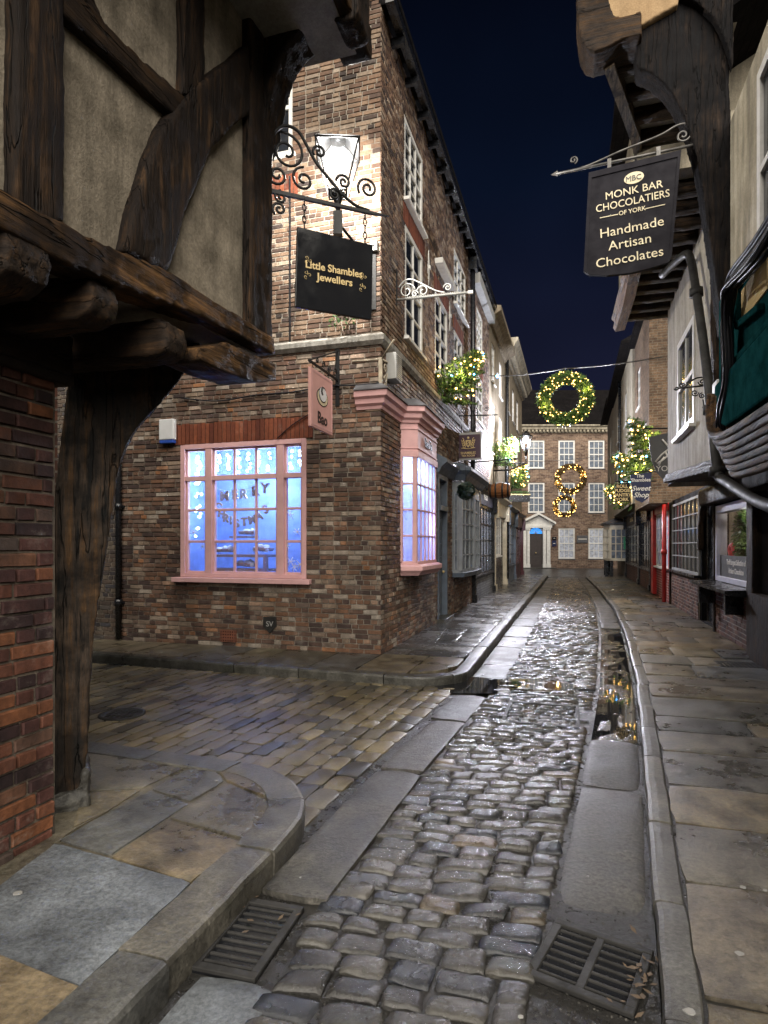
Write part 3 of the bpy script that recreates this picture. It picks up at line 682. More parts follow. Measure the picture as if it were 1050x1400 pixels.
p = st(-.285, 5.985); t = thing('inspection_cover', 'rectangular cover filled with small stones set flush in the cobbles', 'manhole cover', loc=(p.x, p.y, -.004), rz=math.atan2(SU.y, SU.x)-PI/2)
b = MB(); b.box(-.34,.34,-.38,-.35,-.03,.008); b.box(-.34,.34,.35,.38,-.03,.008); b.box(-.34,-.31,-.35,.35,-.03,.007); b.box(.31,.34,-.35,.35,-.03,.007); b.build('frame', M['cast'], t)
b = MB()
for j in range(7):
    x = -.31
    while x < .3:
        L = min(random.uniform(.09, .16), .31-x); b.stone([(x+.004, -.35+j*.1+.004), (x+L-.004, -.35+j*.1+.004), (x+L-.004, -.35+j*.1+.096), (x+.004, -.35+j*.1+.096)], -.008, .012, 4, drop=.03, rough=.004); x += L
b.build('stone_infill', M['setts'], t)
p = gp(1016, 909, .07); t = thing('cellar_cover', 'square iron cellar cover set in the right hand flagstones', 'manhole cover', loc=(p[0], p[1], .068), rz=math.atan2(SU.y, SU.x)-PI/2)
b = MB(); b.box(-.3,.3,-.22,.22,-.02,.003); b.build('plate', M['cast'], t, .003)
b = MB()
for i in range(11):
    for j in range(8): b.box(-.275+i*.05, -.245+i*.05, -.195+j*.05, -.165+j*.05, .002, .009)
b.build('studs', M['cast'], t)
g = MB(); R = random.Random(31)
for i in range(2600):
    t = 1.6+4.2*R.random()**1.4; w = R.uniform(KL(t)-.02, KR(t)) if R.random() < .75 else KR(t)-R.uniform(0, .42); p = st(w, t, -.016); r = R.uniform(.003, .0075)
    c = [p+Vector((r*math.cos(a)*R.uniform(.7, 1.2), r*math.sin(a)*R.uniform(.7, 1.2), R.uniform(0, .002))) for a in [1.2566*k for k in range(5)]]; top = p+Vector((0, 0, r*R.uniform(.6, 1.1)))
    g.add(c+[top], [(k, (k+1) % 5, 5) for k in range(5)], 0, R.random())
setp(g.build('gravel', M['granite']), 'wet grit and fine gravel in the joints between the setts', None, kind='stuff')
# scraps of litter and trodden gum
g = MB()
for x, y, z, s in [(24,1221,.124,.02),(296,1067,.124,.012),(941,1025,.07,.018),(1016,1213,.07,.014),(943,1383,.07,.022),(1011,1304,.07,.02),(1046,1217,.07,.012),(804,1198,.01,.006),(957,901,.07,.02),(700,1195,.01,.005),(157,950,.004,.014),(405,935,.004,.014),(330,931,.004,.02),(412,1200,.012,.012),(712,1390,.012,.01)]:
    p = gp(x, y, z); g.slab([(p[0]+s*math.cos(a)*random.uniform(.7, 1.1), p[1]+s*.8*math.sin(a)*random.uniform(.7, 1.1)) for a in [2*PI*i/9 for i in range(9)]], z-.002, z+.002)
setp(g.build('litter_specks', M['dirt']), 'trodden white gum and litter specks on the stones', None, kind='stuff')
g = MB(); R = random.Random(4)
for i in range(30):
    if i < 24: x, y = R.gauss(870, 18), R.gauss(1338, 26)
    elif i < 34: x, y = R.gauss(352, 22), R.gauss(1260, 14)
    else: x, y = R.uniform(300, 345), R.uniform(1335, 1350)
    p = Vector((*gp(x, y), .006+R.uniform(0, .008))); a = R.uniform(0, 6.3); d = Vector((math.cos(a), math.sin(a), R.uniform(-.1, .3)))*R.uniform(.012, .028); e = Vector((-d.y, d.x, 0))*.4
    g.add([p-d, p+e, p+d, p-e], [(0,1,2,3)], 0)
setp(g.build('leaf_litter', M['leafdead']), 'small dead leaves caught on the drain bars', None, kind='stuff')
# ------------------------------------------------------------------ shared building bits
def sash(parent, x0, x1, z0, z1, cols, rows, mat='white', pane='glass', y=.05, fr=.055, bar=.02, sill=.08, name='window', meeting=True, depth=.05, sillmat=None, rowcuts=None, label=None):
    mb = MB(); d0, d1 = y, y+depth
    mb.box(x0, x0+fr, d0, d1, z0, z1); mb.box(x1-fr, x1, d0, d1, z0, z1); mb.box(x0+fr, x1-fr, d0, d1, z1-fr, z1); mb.box(x0+fr, x1-fr, d0, d1, z0, z0+fr)
    xi0, xi1, zi0, zi1 = x0+fr, x1-fr, z0+fr, z1-fr
    for i in range(1, cols):
        x = lerp(xi0, xi1, i/cols); mb.box(x-bar/2, x+bar/2, d0+.008, d1, zi0, zi1)
    for j in range(1, rows):
        z = lerp(zi0, zi1, j/rows); k = bar*(1.9 if meeting and rows % 2 == 0 and j == rows//2 else 1)/2
        mb.box(xi0, xi1, d0+(.004 if k > bar*.6 else .012), d1-.002, z-k, z+k)
    w = mb.build(name, M[mat], parent)
    if label: w['label'] = label
    p = MB(); p.box(xi0-.01, xi1+.01, d0+.03, d0+.036, zi0-.01, zi1+.01); p.build('pane', M[pane], w)
    if sill:
        s = MB(); s.box(x0-.05, x1+.05, y-.02-sill*.7, y+.03, z0-.055, z0-.002); s.build('sill', M[sillmat or mat], w, .006)
    return w
def shell(parent, x0, x1, y1, z0, z1, mat, name='wall', near=True):
    """the unseen sides and back of a house"""
    mb = MB()
    if near: mb.add([(x0,0,z0),(x0,y1,z0),(x0,y1,z1),(x0,0,z1)], [(3,2,1,0)])
    mb.add([(x1,0,z0),(x1,y1,z0),(x1,y1,z1),(x1,0,z1)], [(0,1,2,3)]); mb.add([(x0,y1,z0),(x1,y1,z0),(x1,y1,z1),(x0,y1,z1)], [(0,1,2,3)])
    return mb.build(name, M[mat], parent)
def pent(parent, x0, x1, z, depth, rise, over=.25, mat='roof', name='roof', x0o=.1, x1o=.1):
    mb = MB(); mb.prism([(0,0),(1,0),(1,1),(0,1)], 0, 1) if 0 else None
    a, b = x0-x0o, x1+x1o
    P = [(-over, z-.02), (-over, z+.07), (depth/2, z+rise), (depth+over, z+.07), (depth+over, z-.02)]
    vs = [(a, y, zz) for y, zz in P]+[(b, y, zz) for y, zz in P]
    mb.add(vs, [(0,1,6,5),(1,2,7,6),(2,3,8,7),(3,4,9,8),(4,0,5,9),(4,3,2,1,0),(5,6,7,8,9)])
    return mb.build(name, M[mat], parent, fix=True)
def tie(mb, pts, r, seg=6): mb.tube(smoothline(pts, 5), r, seg)

A0 = Vector((-.05, 8.35)); FA = Fr(A0, (.955, -.296)); FB = Fr(A0, (.296, .955))
# ------------------------------------------------------------------ corner building
cb = thing('brick_house', 'old brown brick corner house with pink shop windows, between the side lane and the street', 'house', FB)
ra = FA.rz-FB.rz
def inA(o): o.rotation_euler = (0, 0, ra); return o
# lane front
wx0, wz1 = FA.pix(247, 606); wx1, _ = FA.pix(419, 600); wz0 = FA.pix(330, 790)[1]; wz1 = FA.pix(330, 604)[1]
sx = FA.pix(167, 800)[0]
zS = 4.40
opA = [(wx0, wx1, wz0, wz1)]
upx1 = FA.pix(400, 140)[0]; upz0 = FA.pix(385, 212)[1]; upz1 = FA.pix(385, 78)[1]
opAu = [(upx1-1.05, upx1, upz0, upz1)]
b = MB(); bricks(b, sx, .009, .1, zS-.05, opA+[(wx0-.12, wx1+.12, wz1, wz1+.30)], seed=1); inA(b.build('wall', M['brick_corner'], cb))
b = MB(); holes(b, sx, 0, .02, zS, opA, .003, .14); inA(b.build('wall', M['mortar'], cb))
b = MB(); bricks(b, sx, .006, zS+.06, 9.0, opAu, seed=2); 
zz = 9.0; k = 0
while zz < 11.2:
    xa = -(zz-9.0)*1.25-.02; bricks(b, sx, xa, zz, zz+.06, [], seed=90+k); zz += .068; k += 1
inA(b.build('wall', M['brick_up'], cb))
b = MB(); holes(b, sx, 0, zS, 9.0, opAu, .003, .14); b.add([(sx,.003,9),(0,.003,9),(-2.75,.003,11.2),(sx,.003,11.2)], [(0,1,2,3)]); inA(b.build('wall', M['mortar_up'], cb))
b = MB(); x = wx0-.11; 
while x < wx1+.11:
    l = random.uniform(.066, .074); j = random.uniform(-.004, .004); b.box(x, x+l-.011, -.014+j, .01, wz1+.004, wz1+.30+.02*random.random(), 0, random.random()); x += l
inA(b.build('brick_lintel', M['brick_red'], cb))
b = MB(); x0 = upx1-1.2; hz = FA.pix(385, 272)[1]
for i in range(18):
    x = x0+i*.072; b.box(x, x+.062, -.012-random.uniform(0, .006), .01, hz, hz+.33, 0, random.random())
inA(b.build('brick_lintel', M['brick_red'], cb))
rx = FA.pix(397, 380)[0]; b = MB(); b.box(rx-.012, rx+.012, -.018, 0, zS+.08, hz+.3); inA(b.build('recess_shade_line', M['black'], cb))  # dark strip drawn in for the shaded recess edge of the blind window
# stone string course round the corner
s = MB(); P = [tuple(FB.u*0)]; 
def B2(frame, a, d=0.0):      # plan point of a frame expressed in the corner house's axes
    p = frame.o+frame.u*a-frame.v*d-FB.o; return (p.dot(FB.u), p.dot(FB.v))
s.sweep([B2(FA, sx), B2(FA, -.0), (9.2, 0)], [(-.03, zS-.06), (.03, zS-.06), (.075, zS-.01), (.085, zS+.05), (.02, zS+.10), (-.03, zS+.10)])
s.build('string_course', M['stone_trim'], cb, fix=True)
# the pink lane window
c1, c2 = FA.pix(285, 700)[0], FA.pix(383, 700)[0]; zt = FA.pix(330, 652)[1]
def bars(mb, xs, zs, y0, y1, t=.024):
    for x in xs: mb.box(x-t/2, x+t/2, y0, y1, zs[0], zs[1])
mb = MB(); fr = .075
mb.box(wx0, wx0+fr, -.01, .12, wz0, wz1); mb.box(wx1-fr, wx1, -.01, .12, wz0, wz1); mb.box(wx0+fr, wx1-fr, -.012, .12, wz1-.07, wz1); mb.box(wx0+fr, wx1-fr, -.012, .12, wz0, wz0+.06)
for c in (c1, c2): mb.box(c-.055, c+.055, -.006, .12, wz0+.06, wz1-.07)
zi0, zi1 = wz0+.06, wz1-.07; H = (zt-zi0)/3
bays = [(wx0+fr, c1-.055, 1), (c1+.055, c2-.055, 3), (c2+.055, wx1-fr, 1)]
for a, bb, n in bays:
    mb.box(a, bb, .0, .12, zt-.035, zt+.035)
    mb.box(a, a+.03, .03, .09, zi0, zi1); mb.box(bb-.03, bb, .03, .09, zi0, zi1)
    mb.box(a+.03, bb-.03, .032, .09, zi0, zi0+.03); mb.box(a+.03, bb-.03, .032, .09, zi1-.03, zi1)
    for j in (1, 2): mb.box(a+.03, bb-.03, .04, .08, zi0+H*j-.019, zi0+H*j+.019)
    for i in range(1, n): x = lerp(a, bb, i/n); mb.box(x-.018, x+.018, .042, .078, zi0+.03, zi1-.03)
win = inA(mb.build('shop_window', M['pink'], cb, .004)); win['label'] = 'wide pink casement shop window lit blue from inside'
for a, bb, n in bays:
    p = MB(); p.box(a+.01, bb-.01, .058, .062, zi0+.01, zi1-.01); p.build('pane', M['fogpane'], win)
s = MB(); s.box(wx0-.1, wx1+.08, -.10, .02, wz0-.075, wz0-.004); s.build('sill', M['pink'], win, .008)
m = MB(); R = random.Random(6)
for px, py, r in ((394,704,.07),(404,727,.06),(390,746,.055),(262,728,.07),(274,747,.05),(395,768,.07),(408,772,.08),(400,776,.06)):
    x, z = FA.pix(px, py)
    for k in range(3): a_ = k*PI/3+R.random()*.3; m.tube([(x-r*math.cos(a_), .054, z-r*math.sin(a_)), (x+r*math.cos(a_), .054, z+r*math.sin(a_))], .005, 4)
m.build('snowflake_stickers', M['white'], win)
# room behind the window
ix0, ix1, iy, iz0, iz1 = wx0-.15, min(wx1+.15, -.45), 1.25, wz0-.35, wz1+.25
rm = MB(); rm.add([(ix0,iy,iz0),(ix1,iy,iz0),(ix1,iy,iz1),(ix0,iy,iz1)], [(0,1,2,3)]); rm.add([(ix0,.15,iz0),(ix0,iy,iz0),(ix0,iy,iz1),(ix0,.15,iz1)], [(0,1,2,3)]); rm.add([(ix1,.15,iz0),(ix1,iy,iz0),(ix1,iy,iz1),(ix1,.15,iz1)], [(3,2,1,0)]); rm.add([(ix0,.15,iz0),(ix1,.15,iz0),(ix1,iy,iz0),(ix0,iy,iz0)], [(0,1,2,3)]); rm.add([(ix0,.15,iz1),(ix1,.15,iz1),(ix1,iy,iz1),(ix0,iy,iz1)], [(3,2,1,0)])
inA(rm.build('room', M['blue_lit_wall'], cb))
sh = thing('display_shelf', 'wooden display shelf with white buns behind the pink lane window', 'shelf', FA)
def boxA(mb, *a): mb.box(*a)
sp = lambda px, py: FA.pix(px, py, -.6)
mb = MB(); xa, xb = sp(292, 760)[0], sp(372, 760)[0]
for py, dz in ((758, .04), (777, .04), (733, .03)):
    z = sp(330, py)[1]; u0, u1 = (xa, xb) if py != 733 else (lerp(xa, xb, .38), lerp(xa, xb, .68))
    mb.box(u0, u1, .42, .78, z-dz, z)
mb.build('shelf_board', M['wood'], sh)
for x in (xa+.04, xb-.04): mb = MB(); mb.box(x-.03, x+.03, .44, .50, iz0, sp(330, 758)[1]-.04); mb.build('leg', M['wood'], sh)
for px, py in ((303,752),(311,752),(357,750),(364,751),(334,771),(342,772),(337,728)):
    x, z = sp(px, py); bn = thing('bun_basket', 'white buns heaped on the wooden shelf behind the pink lane window', 'buns', None, loc=tuple(FA.w(x, -.6, z-.03)), rz=FA.rz, group='bun heaps on the shelf')
    mb = MB()
    for i in range(5): mb.ball((random.uniform(-.09,.09), random.uniform(-.07,.07), random.uniform(.02,.07)), .045, seg=8, rings=5)
    mb.build('buns', M['whitebun'], bn)
    mb = MB(); mb.lathe([(.11,0),(.13,.05)], seg=12); mb.build('basket', M['wood'], bn)
# light strings inside
def strings(frame, xs, ztop, zbot, y, parent, rr=.013, seed=1):
    R = random.Random(seed); mb = MB()
    for x in xs:
        n = R.randint(4, 6); zb = lerp(ztop, zbot, R.uniform(.6, 1)); mb.tube([(x, y, ztop), (x+R.uniform(-.02, .02), y, zb)], .002, 4, 1)
        for i in range(n): mb.ball((x+R.uniform(-.03, .03), y-R.uniform(0, .03), lerp(ztop-.04, zb, (i+R.random()*.5)/n)), rr*R.uniform(.8, 1.4), 0, seg=6, rings=4)
    return mb.build('light_string', [M['bulb_c'], M['cable']], parent)
lc = thing('light_curtain', 'curtain of cool white bulbs hung inside the pink lane window', 'string lights', FA)
strings(FA, [lerp(wx0+.1, wx1-.1, (i+.5)/11) for i in range(11)], zi1-.02, zt-.06, .22, lc, .021); 
mb = MB(); R = random.Random(8)
for i in range(26): mb.ball((wx0+.12+R.uniform(0, .07)*(1+.8*R.random()), .20, lerp(zi1, zi0+.55, R.random())), .019, 0, seg=6, rings=4)
mb.build('light_string', [M['bulb_c'], M['cable']], lc)
light('interior_lamp', (0, 0, 0), 26, (.42, .57, 1.), .12).location = FA.w((wx0+wx1)/2, -.7, lerp(zi0, zi1, .72))
light('interior_lamp', (0, 0, 0), 2.5, (.45, .68, 1.), .06).location = FA.w(wx0+.2, -.3, zi1-.25)
bl = thing('foil_letters', 'gold foil balloon letters spelling MERRY CHRISTMAS in the pink lane window', 'balloons', FA)
mb = MB()
row1 = [('M',307,679,0),('E',321,677,4),('R',333,676,-3),('R',349,672,6),('Y',362,668,-6)]
row2 = [('C',298,693,-20),('H',303,703,-15),('R',309,709,-10),('I',316,712,0),('S',324,716,5),('T',334,714,0),('M',345,711,12),('A',354,706,15),('S',363,697,25)]
for tx, px, py, ro in row1+row2:
    x, z = FA.pix(px, py, -.2); big = (tx, px, py, ro) in row1
    o = text(tx, .20 if big else .17, M['foil'], bl, (x, .20, z), 'letter_balloon', ext=.012, rot=(PI/2, math.radians(-ro), 0), bold=.008)
tie(mb, [(FA.pix(x, y, -.2)[0], .2, FA.pix(x, y, -.2)[1]) for x, y in ((296,668),(320,672),(345,668),(366,660))], .003); tie(mb, [(FA.pix(x, y, -.2)[0], .2, FA.pix(x, y, -.2)[1]) for x, y in ((292,684),(312,704),(332,711),(352,702),(370,684))], .003)
mb.build('cord', M['pale'], bl)
# upper lane window
inA(sash(cb, upx1-1.05, upx1, upz0, upz1, 2, 2, fr=.08, y=.04, bar=.03))
# street front
win_d = {}
opB = []
def W(px0, px1, py0, py1, lim=None):
    a, z1 = FB.pix(px0, py0); b_, z1b = FB.pix(px1, py0); return a, b_
# openings measured on the street front: (s0, s1, z0, z1)
bay0, bay1 = 1.0, 2.62
f1 = [(FB.pix(553,400)[0], FB.pix(577,400)[0], 4.86, 6.62), (FB.pix(594,450)[0], FB.pix(611,450)[0], 4.90, 6.45), (FB.pix(620,500)[0], FB.pix(631,500)[0], 4.9, 6.35), (FB.pix(651,440)[0], FB.pix(659,440)[0], 5.0, 6.3)]
f2 = [(FB.pix(552,200)[0], FB.pix(577,200)[0], 7.0, 8.3), (FB.pix(620,380)[0], FB.pix(636,380)[0], 6.95, 8.15), (FB.pix(651,440)[0], FB.pix(659,440)[0], 7.0, 8.1)]
END = 11.2
dr0, dr1 = 3.65, 4.55
bw0, bw1 = FB.pix(618,700)[0], FB.pix(645,700)[0]
opg = [(dr0, dr1, .1, 3.0), (bw0, bw1, .95, 2.95), (bw1, END, .1, 3.25), (1.12, 2.44, 1.2, 2.95)]
b = MB(); bricks(b, -.004, 8.2, .1, zS-.05, opg[:2]+[(bw1-.02, 9, .1, 3.3), (1.05, 2.52, 1.15, 3.55)], seed=3); bricks(b, 8.2, END, 3.35, zS-.05, [], seed=33); b.build('wall', M['brick_corner'], cb)
b = MB(); holes(b, 0, END, .02, zS, opg, .003, .2); b.build('wall', M['mortar'], cb)
b = MB(); bricks(b, 0, END, zS+.08, 9.0, [(x0-.0, x1, z0, z1+.0) for x0, x1, z0, z1 in f1+f2], seed=4); b.build('wall', M['brick_up'], cb)
b = MB(); holes(b, 0, END, zS, 9.0, f1+f2, .003, .14); b.build('wall', M['mortar'], cb)
for x0, x1, z0, z1 in f1:
    sash(cb, x0, x1, z0, z1, 2 if x1-x0 < 1.4 else 2, 4, fr=.075, bar=.028, y=-.008)
    m = MB(); k = 0; x = x0-.1
    while x < x1+.1: m.box(x, x+.06, -.016-random.uniform(0, .005), .0, z1+.006, z1+.30, 0, random.random()); x += .07
    m.build('brick_lintel', M['brick_red'], cb)
for x0, x1, z0, z1 in f2: sash(cb, x0, x1, z0, z1, 3, 4, fr=.075, bar=.028, y=-.008, sill=.10)
m = MB(); a = FB.pix(594, 360)[0]; m.box(a, FB.pix(613, 360)[0], -.16, .0, 6.95, 7.05); m.build('sill', M['white'], cb)
for px, pz in ((585, 366), (614, 432)):
    a, z = FB.pix(px, pz); m = MB(); m.prism([(a-.07, z), (a, z+.32), (a+.07, z), (a, z-.32)], -.022, .0); m.box(a-.03, a+.03, -.05, -.02, z-.03, z+.03); m.build('tie_plate', M['white'], cb)
pent(cb, 0, END, 9.0, 6.0, 2.6, .25, x0o=.0)
shell(cb, .0, END, 6.0, .02, 9.0, 'brick_row', near=False)
# gutter and rainwater pipe
m = MB(); m.sweep([(-.1, 0), (END, 0)], [(.10, 8.9), (.22, 8.9), (.25, 9.02), (.12, 9.02)]); gt = m.build('gutter', M['black'], cb, fix=True)
for i in range(14): m = MB(); x = .5+i*.78; m.box(x-.035, x+.035, -.2, .0, 8.78, 8.89); m.build('gutter_bracket', M['black'], cb)
a = FB.pix(641, 420)[0]; m = MB(); m.tube([(a, -.1, 8.88), (a, -.1, 4.6), (a, -.1, 3.4)], .06, 10); m.build('downpipe', M['black'], cb)
m = MB(); m.box(a-.14, a+.14, -.22, -.0, 8.5, 8.8); m.build('rain_hopper', M['black'], cb)
# the white eaves board with round brackets farther on
m = MB(); m.sweep([(END-3.2, 0), (END-.02, 0)], [(0, 8.45), (.20, 8.45), (.20, 8.72), (0, 8.72)]); m.build('eaves_board', M['greyp'], cb, fix=True)
for i in range(5): m = MB(); x = END-2.9+i*.62; m.lathe([(.09, -.26), (.10, -.2)], (x, 0, 8.56), 10, axis='y'); m.build('gutter_clip', M['black'], cb)
# pink bay window with its cornice wrapping the corner
bay = [(1.0, 0), (1.10, -.25), (2.45, -.25), (2.62, 0)]      # plan, y negative = towards the street
def ring(path, d0, d1, z0, z1, mb): mb.sweep(path, [(d0, z0), (d1, z0), (d1, z1), (d0, z1)])
zb0, zw0, zw1, zf1 = 1.17, 1.30, 2.94, 3.46
m = MB(); ring(bay, -.10, .0, zw1+.10, zf1+.2, m); ring(bay, -.03, .02, zw1, zw1+.10, m); ring(bay, -.02, .012, zw1+.42, zw1+.45, m); ring(bay, -.02, .012, zw1+.13, zw1+.15, m)
ring(bay, -.06, .0, zw0, zw0+.05, m)
def post(mb, x, y, r=.035): mb.box(x-r, x+r, y-r+.02, y+r+.02, zw0+.04, zw1)
for x, y in ((1.02, -.02), (1.115, -.225), (2.435, -.225), (2.60, -.02)): post(m, x, y)
for i in range(1, 5): x = lerp(1.115, 2.435, i/5); m.box(x-.016, x+.016, -.245, -.2, zw0+.04, zw1)
for j in range(1, 4):
    z = lerp(zw0+.04, zw1, j/4); ring(bay, -.045, -.004, z-.014, z+.014, m)
bo = m.build('bay_window', M['pink'], cb, .004, fix=True); bo['label'] = 'pink bay shop window with small panes lit lilac white'
m = MB(); ring(bay, -.028, -.024, zw0+.03, zw1+.01, m); m.build('pane', M['fogpane2'], bo, fix=True)
m = MB(); m.sweep(bay, [(-.24, zb0-.04), (.02, zb0-.04), (.05, zb0), (.09, zb0+.04), (.09, zb0+.10), (.03, zw0), (-.24, zw0)]); m.build('sill', M['pink'], bo, .004, fix=True)
cpath = [B2(FA, -.34), (0, 0), (1.0, 0), (1.10, -.25), (2.45, -.25), (2.66, 0.05)]
m = MB(); m.sweep(cpath, [(-.02, zf1), (.025, zf1), (.035, zf1+.04), (.075, zf1+.07), (.085, zf1+.13), (.125, zf1+.16), (.135, zf1+.235), (-.02, zf1+.26)]); m.build('cornice', M['pink'], bo, fix=True)
m = MB(); m.sweep(cpath, [(-.02, zf1+.265), (.155, zf1+.24), (.155, zf1+.255), (-.02, zf1+.38)]); m.build('lead_flashing', M['lead'], bo, fix=True)
text('BaoTa', .2, M['signblk'], bo, (1.78, -.264, zw1+.29), ext=.003, bold=.004, sx=1.0)
m = MB(); m.add([(1.02,.5,1.2),(2.6,.5,1.2),(2.6,.5,3),(1.02,.5,3)], [(0,1,2,3)]); m.add([(1.02,.0,1.2),(1.02,.5,1.2),(1.02,.5,3),(1.02,.0,3)], [(0,1,2,3)]); m.add([(2.6,.0,1.2),(2.6,.5,1.2),(2.6,.5,3),(2.6,.0,3)], [(3,2,1,0)]); m.add([(1.02,-.1,3),(2.6,-.1,3),(2.6,.5,3),(1.02,.5,3)], [(3,2,1,0)]); m.add([(1.02,-.1,1.22),(2.6,-.1,1.22),(2.6,.5,1.22),(1.02,.5,1.22)], [(0,1,2,3)]); m.build('room', M['pale_lit_wall'], cb)
light('interior_lamp', (0, 0, 0), 13, (.42, .6, 1.), .1).location = FB.w(1.5, .0, 2.8); light('interior_lamp', (0, 0, 0), 11, (.55, .5, 1.), .1).location = FB.w(2.2, .0, 1.9)
lc = thing('light_curtain', 'strings of pale bulbs hung inside the pink bay window', 'string lights', FB); strings(FB, [1.2+.13*i for i in range(10)], 2.9, 2.2, -.1, lc, .012, 5)
# recessed grey door
m = MB(); m.box(dr0, dr0+.09, -.03, .16, .14, 3.0); m.box(dr1-.09, dr1, -.03, .16, .14, 3.0); m.box(dr0+.09, dr1-.09, -.028, .16, 2.9, 3.0); m.box(dr0+.09, dr1-.09, -.06, .16, 2.28, 2.38); df = m.build('door_frame', M['grey'], cb, .004)
m = MB(); m.box(dr0+.09, dr1-.09, .07, .12, .16, 2.28)
for z0, z1 in ((.25,.95),): m.box(dr0+.2, dr1-.2, .055, .07, z0, z1)
d = m.build('door', M['grey'], cb, .004)
m = MB(); m.box(dr0+.2, dr1-.2, .06, .066, 1.1, 2.15); m.build('pane', M['glass'], d)
m = MB()
for x in (.33, .67): xx = lerp(dr0+.2, dr1-.2, x); m.box(xx-.01, xx+.01, .05, .062, 1.1, 2.15)
for j in range(1, 4): z = lerp(1.1, 2.15, j/4); m.box(dr0+.2, dr1-.2, .052, .061, z-.01, z+.01)
m.build('glazing_bars', M['grey'], d)
m = MB(); m.ball((dr1-.16, .03, 1.05), .03); m.build('handle', M['gold'], d)
m = MB(); m.box(dr0+.09, dr1-.09, .08, .085, 2.38, 2.9); m.build('fanlight', M['glassb'], cb)
m = MB(); m.box(dr0-.03, dr1+.03, -.16, .15, .08, .16); m.box(dr0-.12, dr1+.12, -.10, .03, .1, .42) if 0 else None; m.build('doorstep', M['kerb'], cb, .01)
# grey bow window
bow = [(bw0, 0), (bw0+.08, -.2), (lerp(bw0, bw1, .5), -.27), (bw1-.08, -.2), (bw1, 0)]
m = MB(); ring(bow, -.08, .0, 2.72, 2.98, m); ring(bow, -.07, .0, .98, 1.06, m)
for x, y in bow: m.box(x-.05, x+.05, y-.02, y+.06, 1.04, 2.74)
for a_, b_ in zip(bow, bow[1:]):
    for f in (.33, .67):
        x, y = lerp(a_[0], b_[0], f), lerp(a_[1], b_[1], f); m.box(x-.014, x+.014, y, y+.04, 1.04, 2.74)
for j in range(1, 5): z = 1.04+1.7*j/5; ring(bow, -.05, -.004, z-.014, z+.014, m)
gw = m.build('bow_window', M['greyl'], cb, fix=True); gw['label'] = 'grey bow shop window with small pale panes'
m = MB(); ring(bow, -.035, -.03, 1.0, 2.76, m); m.build('pane', M['glassb'], gw, fix=True)
m = MB(); m.sweep(bow, [(-.2, .9), (.06, .9), (.08, .99), (-.2, .99)]); m.build('sill', M['grey'], gw, fix=True)
m = MB(); m.sweep([(dr0-.05, 0), (dr1+.05, 0), (bw0-.05, -.02), (bw0+.04, -.24), (bw1+.05, -.24)], [(-.02, 3.0), (.04, 3.0), (.10, 3.12), (.2, 3.2), (.2, 3.26), (-.02, 3.38)]); m.build('cornice', M['grey'], gw, fix=True)
# black shop front
def shopfront(parent, x0, x1, z1, mat, riser, nb, stall='brick_grey', fasc='signblk', words=None, wm='pale', glass='glass', door=None, name='shopfront', stallh=.75, barmat=None, size=.2):
    """pilasters, fascia with cornice, glazed window on a stall riser"""
    m = MB()
    m.box(x0, x0+.2, -.10, .1, .1, z1-.55); m.box(x1-.2, x1, -.10, .1, .1, z1-.55)
    for x in (x0, x1-.2): m.box(x-.03, x+.23, -.14, .1, .1, .3); m.box(x-.03, x+.23, -.2, .1, z1-.62, z1-.05)
    m.box(x0+.2, x1-.2, -.06, .1, z1-.52, z1-.03)
    m.sweep([(x0-.05, 0), (x1+.05, 0)], [(-.02, z1-.03), (.08, z1-.03), (.2, z1+.05), (.26, z1+.08), (.26, z1+.14), (-.02, z1+.2)])
    sf = m.build(name, M[mat], parent, .004, fix=True)
    m = MB(); m.box(x0+.24, x1-.24, -.075, -.058, z1-.5, z1-.06); m.build('fascia', M[fasc], sf)
    if words: text(words, size, M[wm], sf, ((x0+x1)/2, -.082, z1-.28), ext=.004, bold=.003)
    ws0, ws1 = x0+.2, x1-.2
    if door:
        dd = door; m = MB(); m.box(dd[0], dd[1], .0, .06, .14, z1-.55)
        m.box(dd[0]+.1, dd[1]-.1, -.015, .0, .25, .85); m.build('door', M[dd[2]], sf, .004)
        m = MB(); m.box(dd[0]+.12, dd[1]-.12, -.012, -.004, 1.0, z1-.75); m.build('door_pane', M[glass], sf)
        if dd[0]-ws0 > ws1-dd[1]: ws1 = dd[0]
        else: ws0 = dd[1]
    m = MB(); m.box(ws0, ws1, -.05, .1, .08, stallh); m.build('stall_riser', M[stall], sf)
    sash(sf, ws0, ws1, stallh+.03, z1-.53, nb, 4, barmat or mat, glass, y=-.04, fr=.05, bar=.022, sill=.05, meeting=False)
    return sf
x2 = FB.pix(672.5, 700)[0]
sf = shopfront(cb, bw1+.02, x2, 3.25, 'black', None, 6, words='THE CAT', wm='pale', glass='glassb')
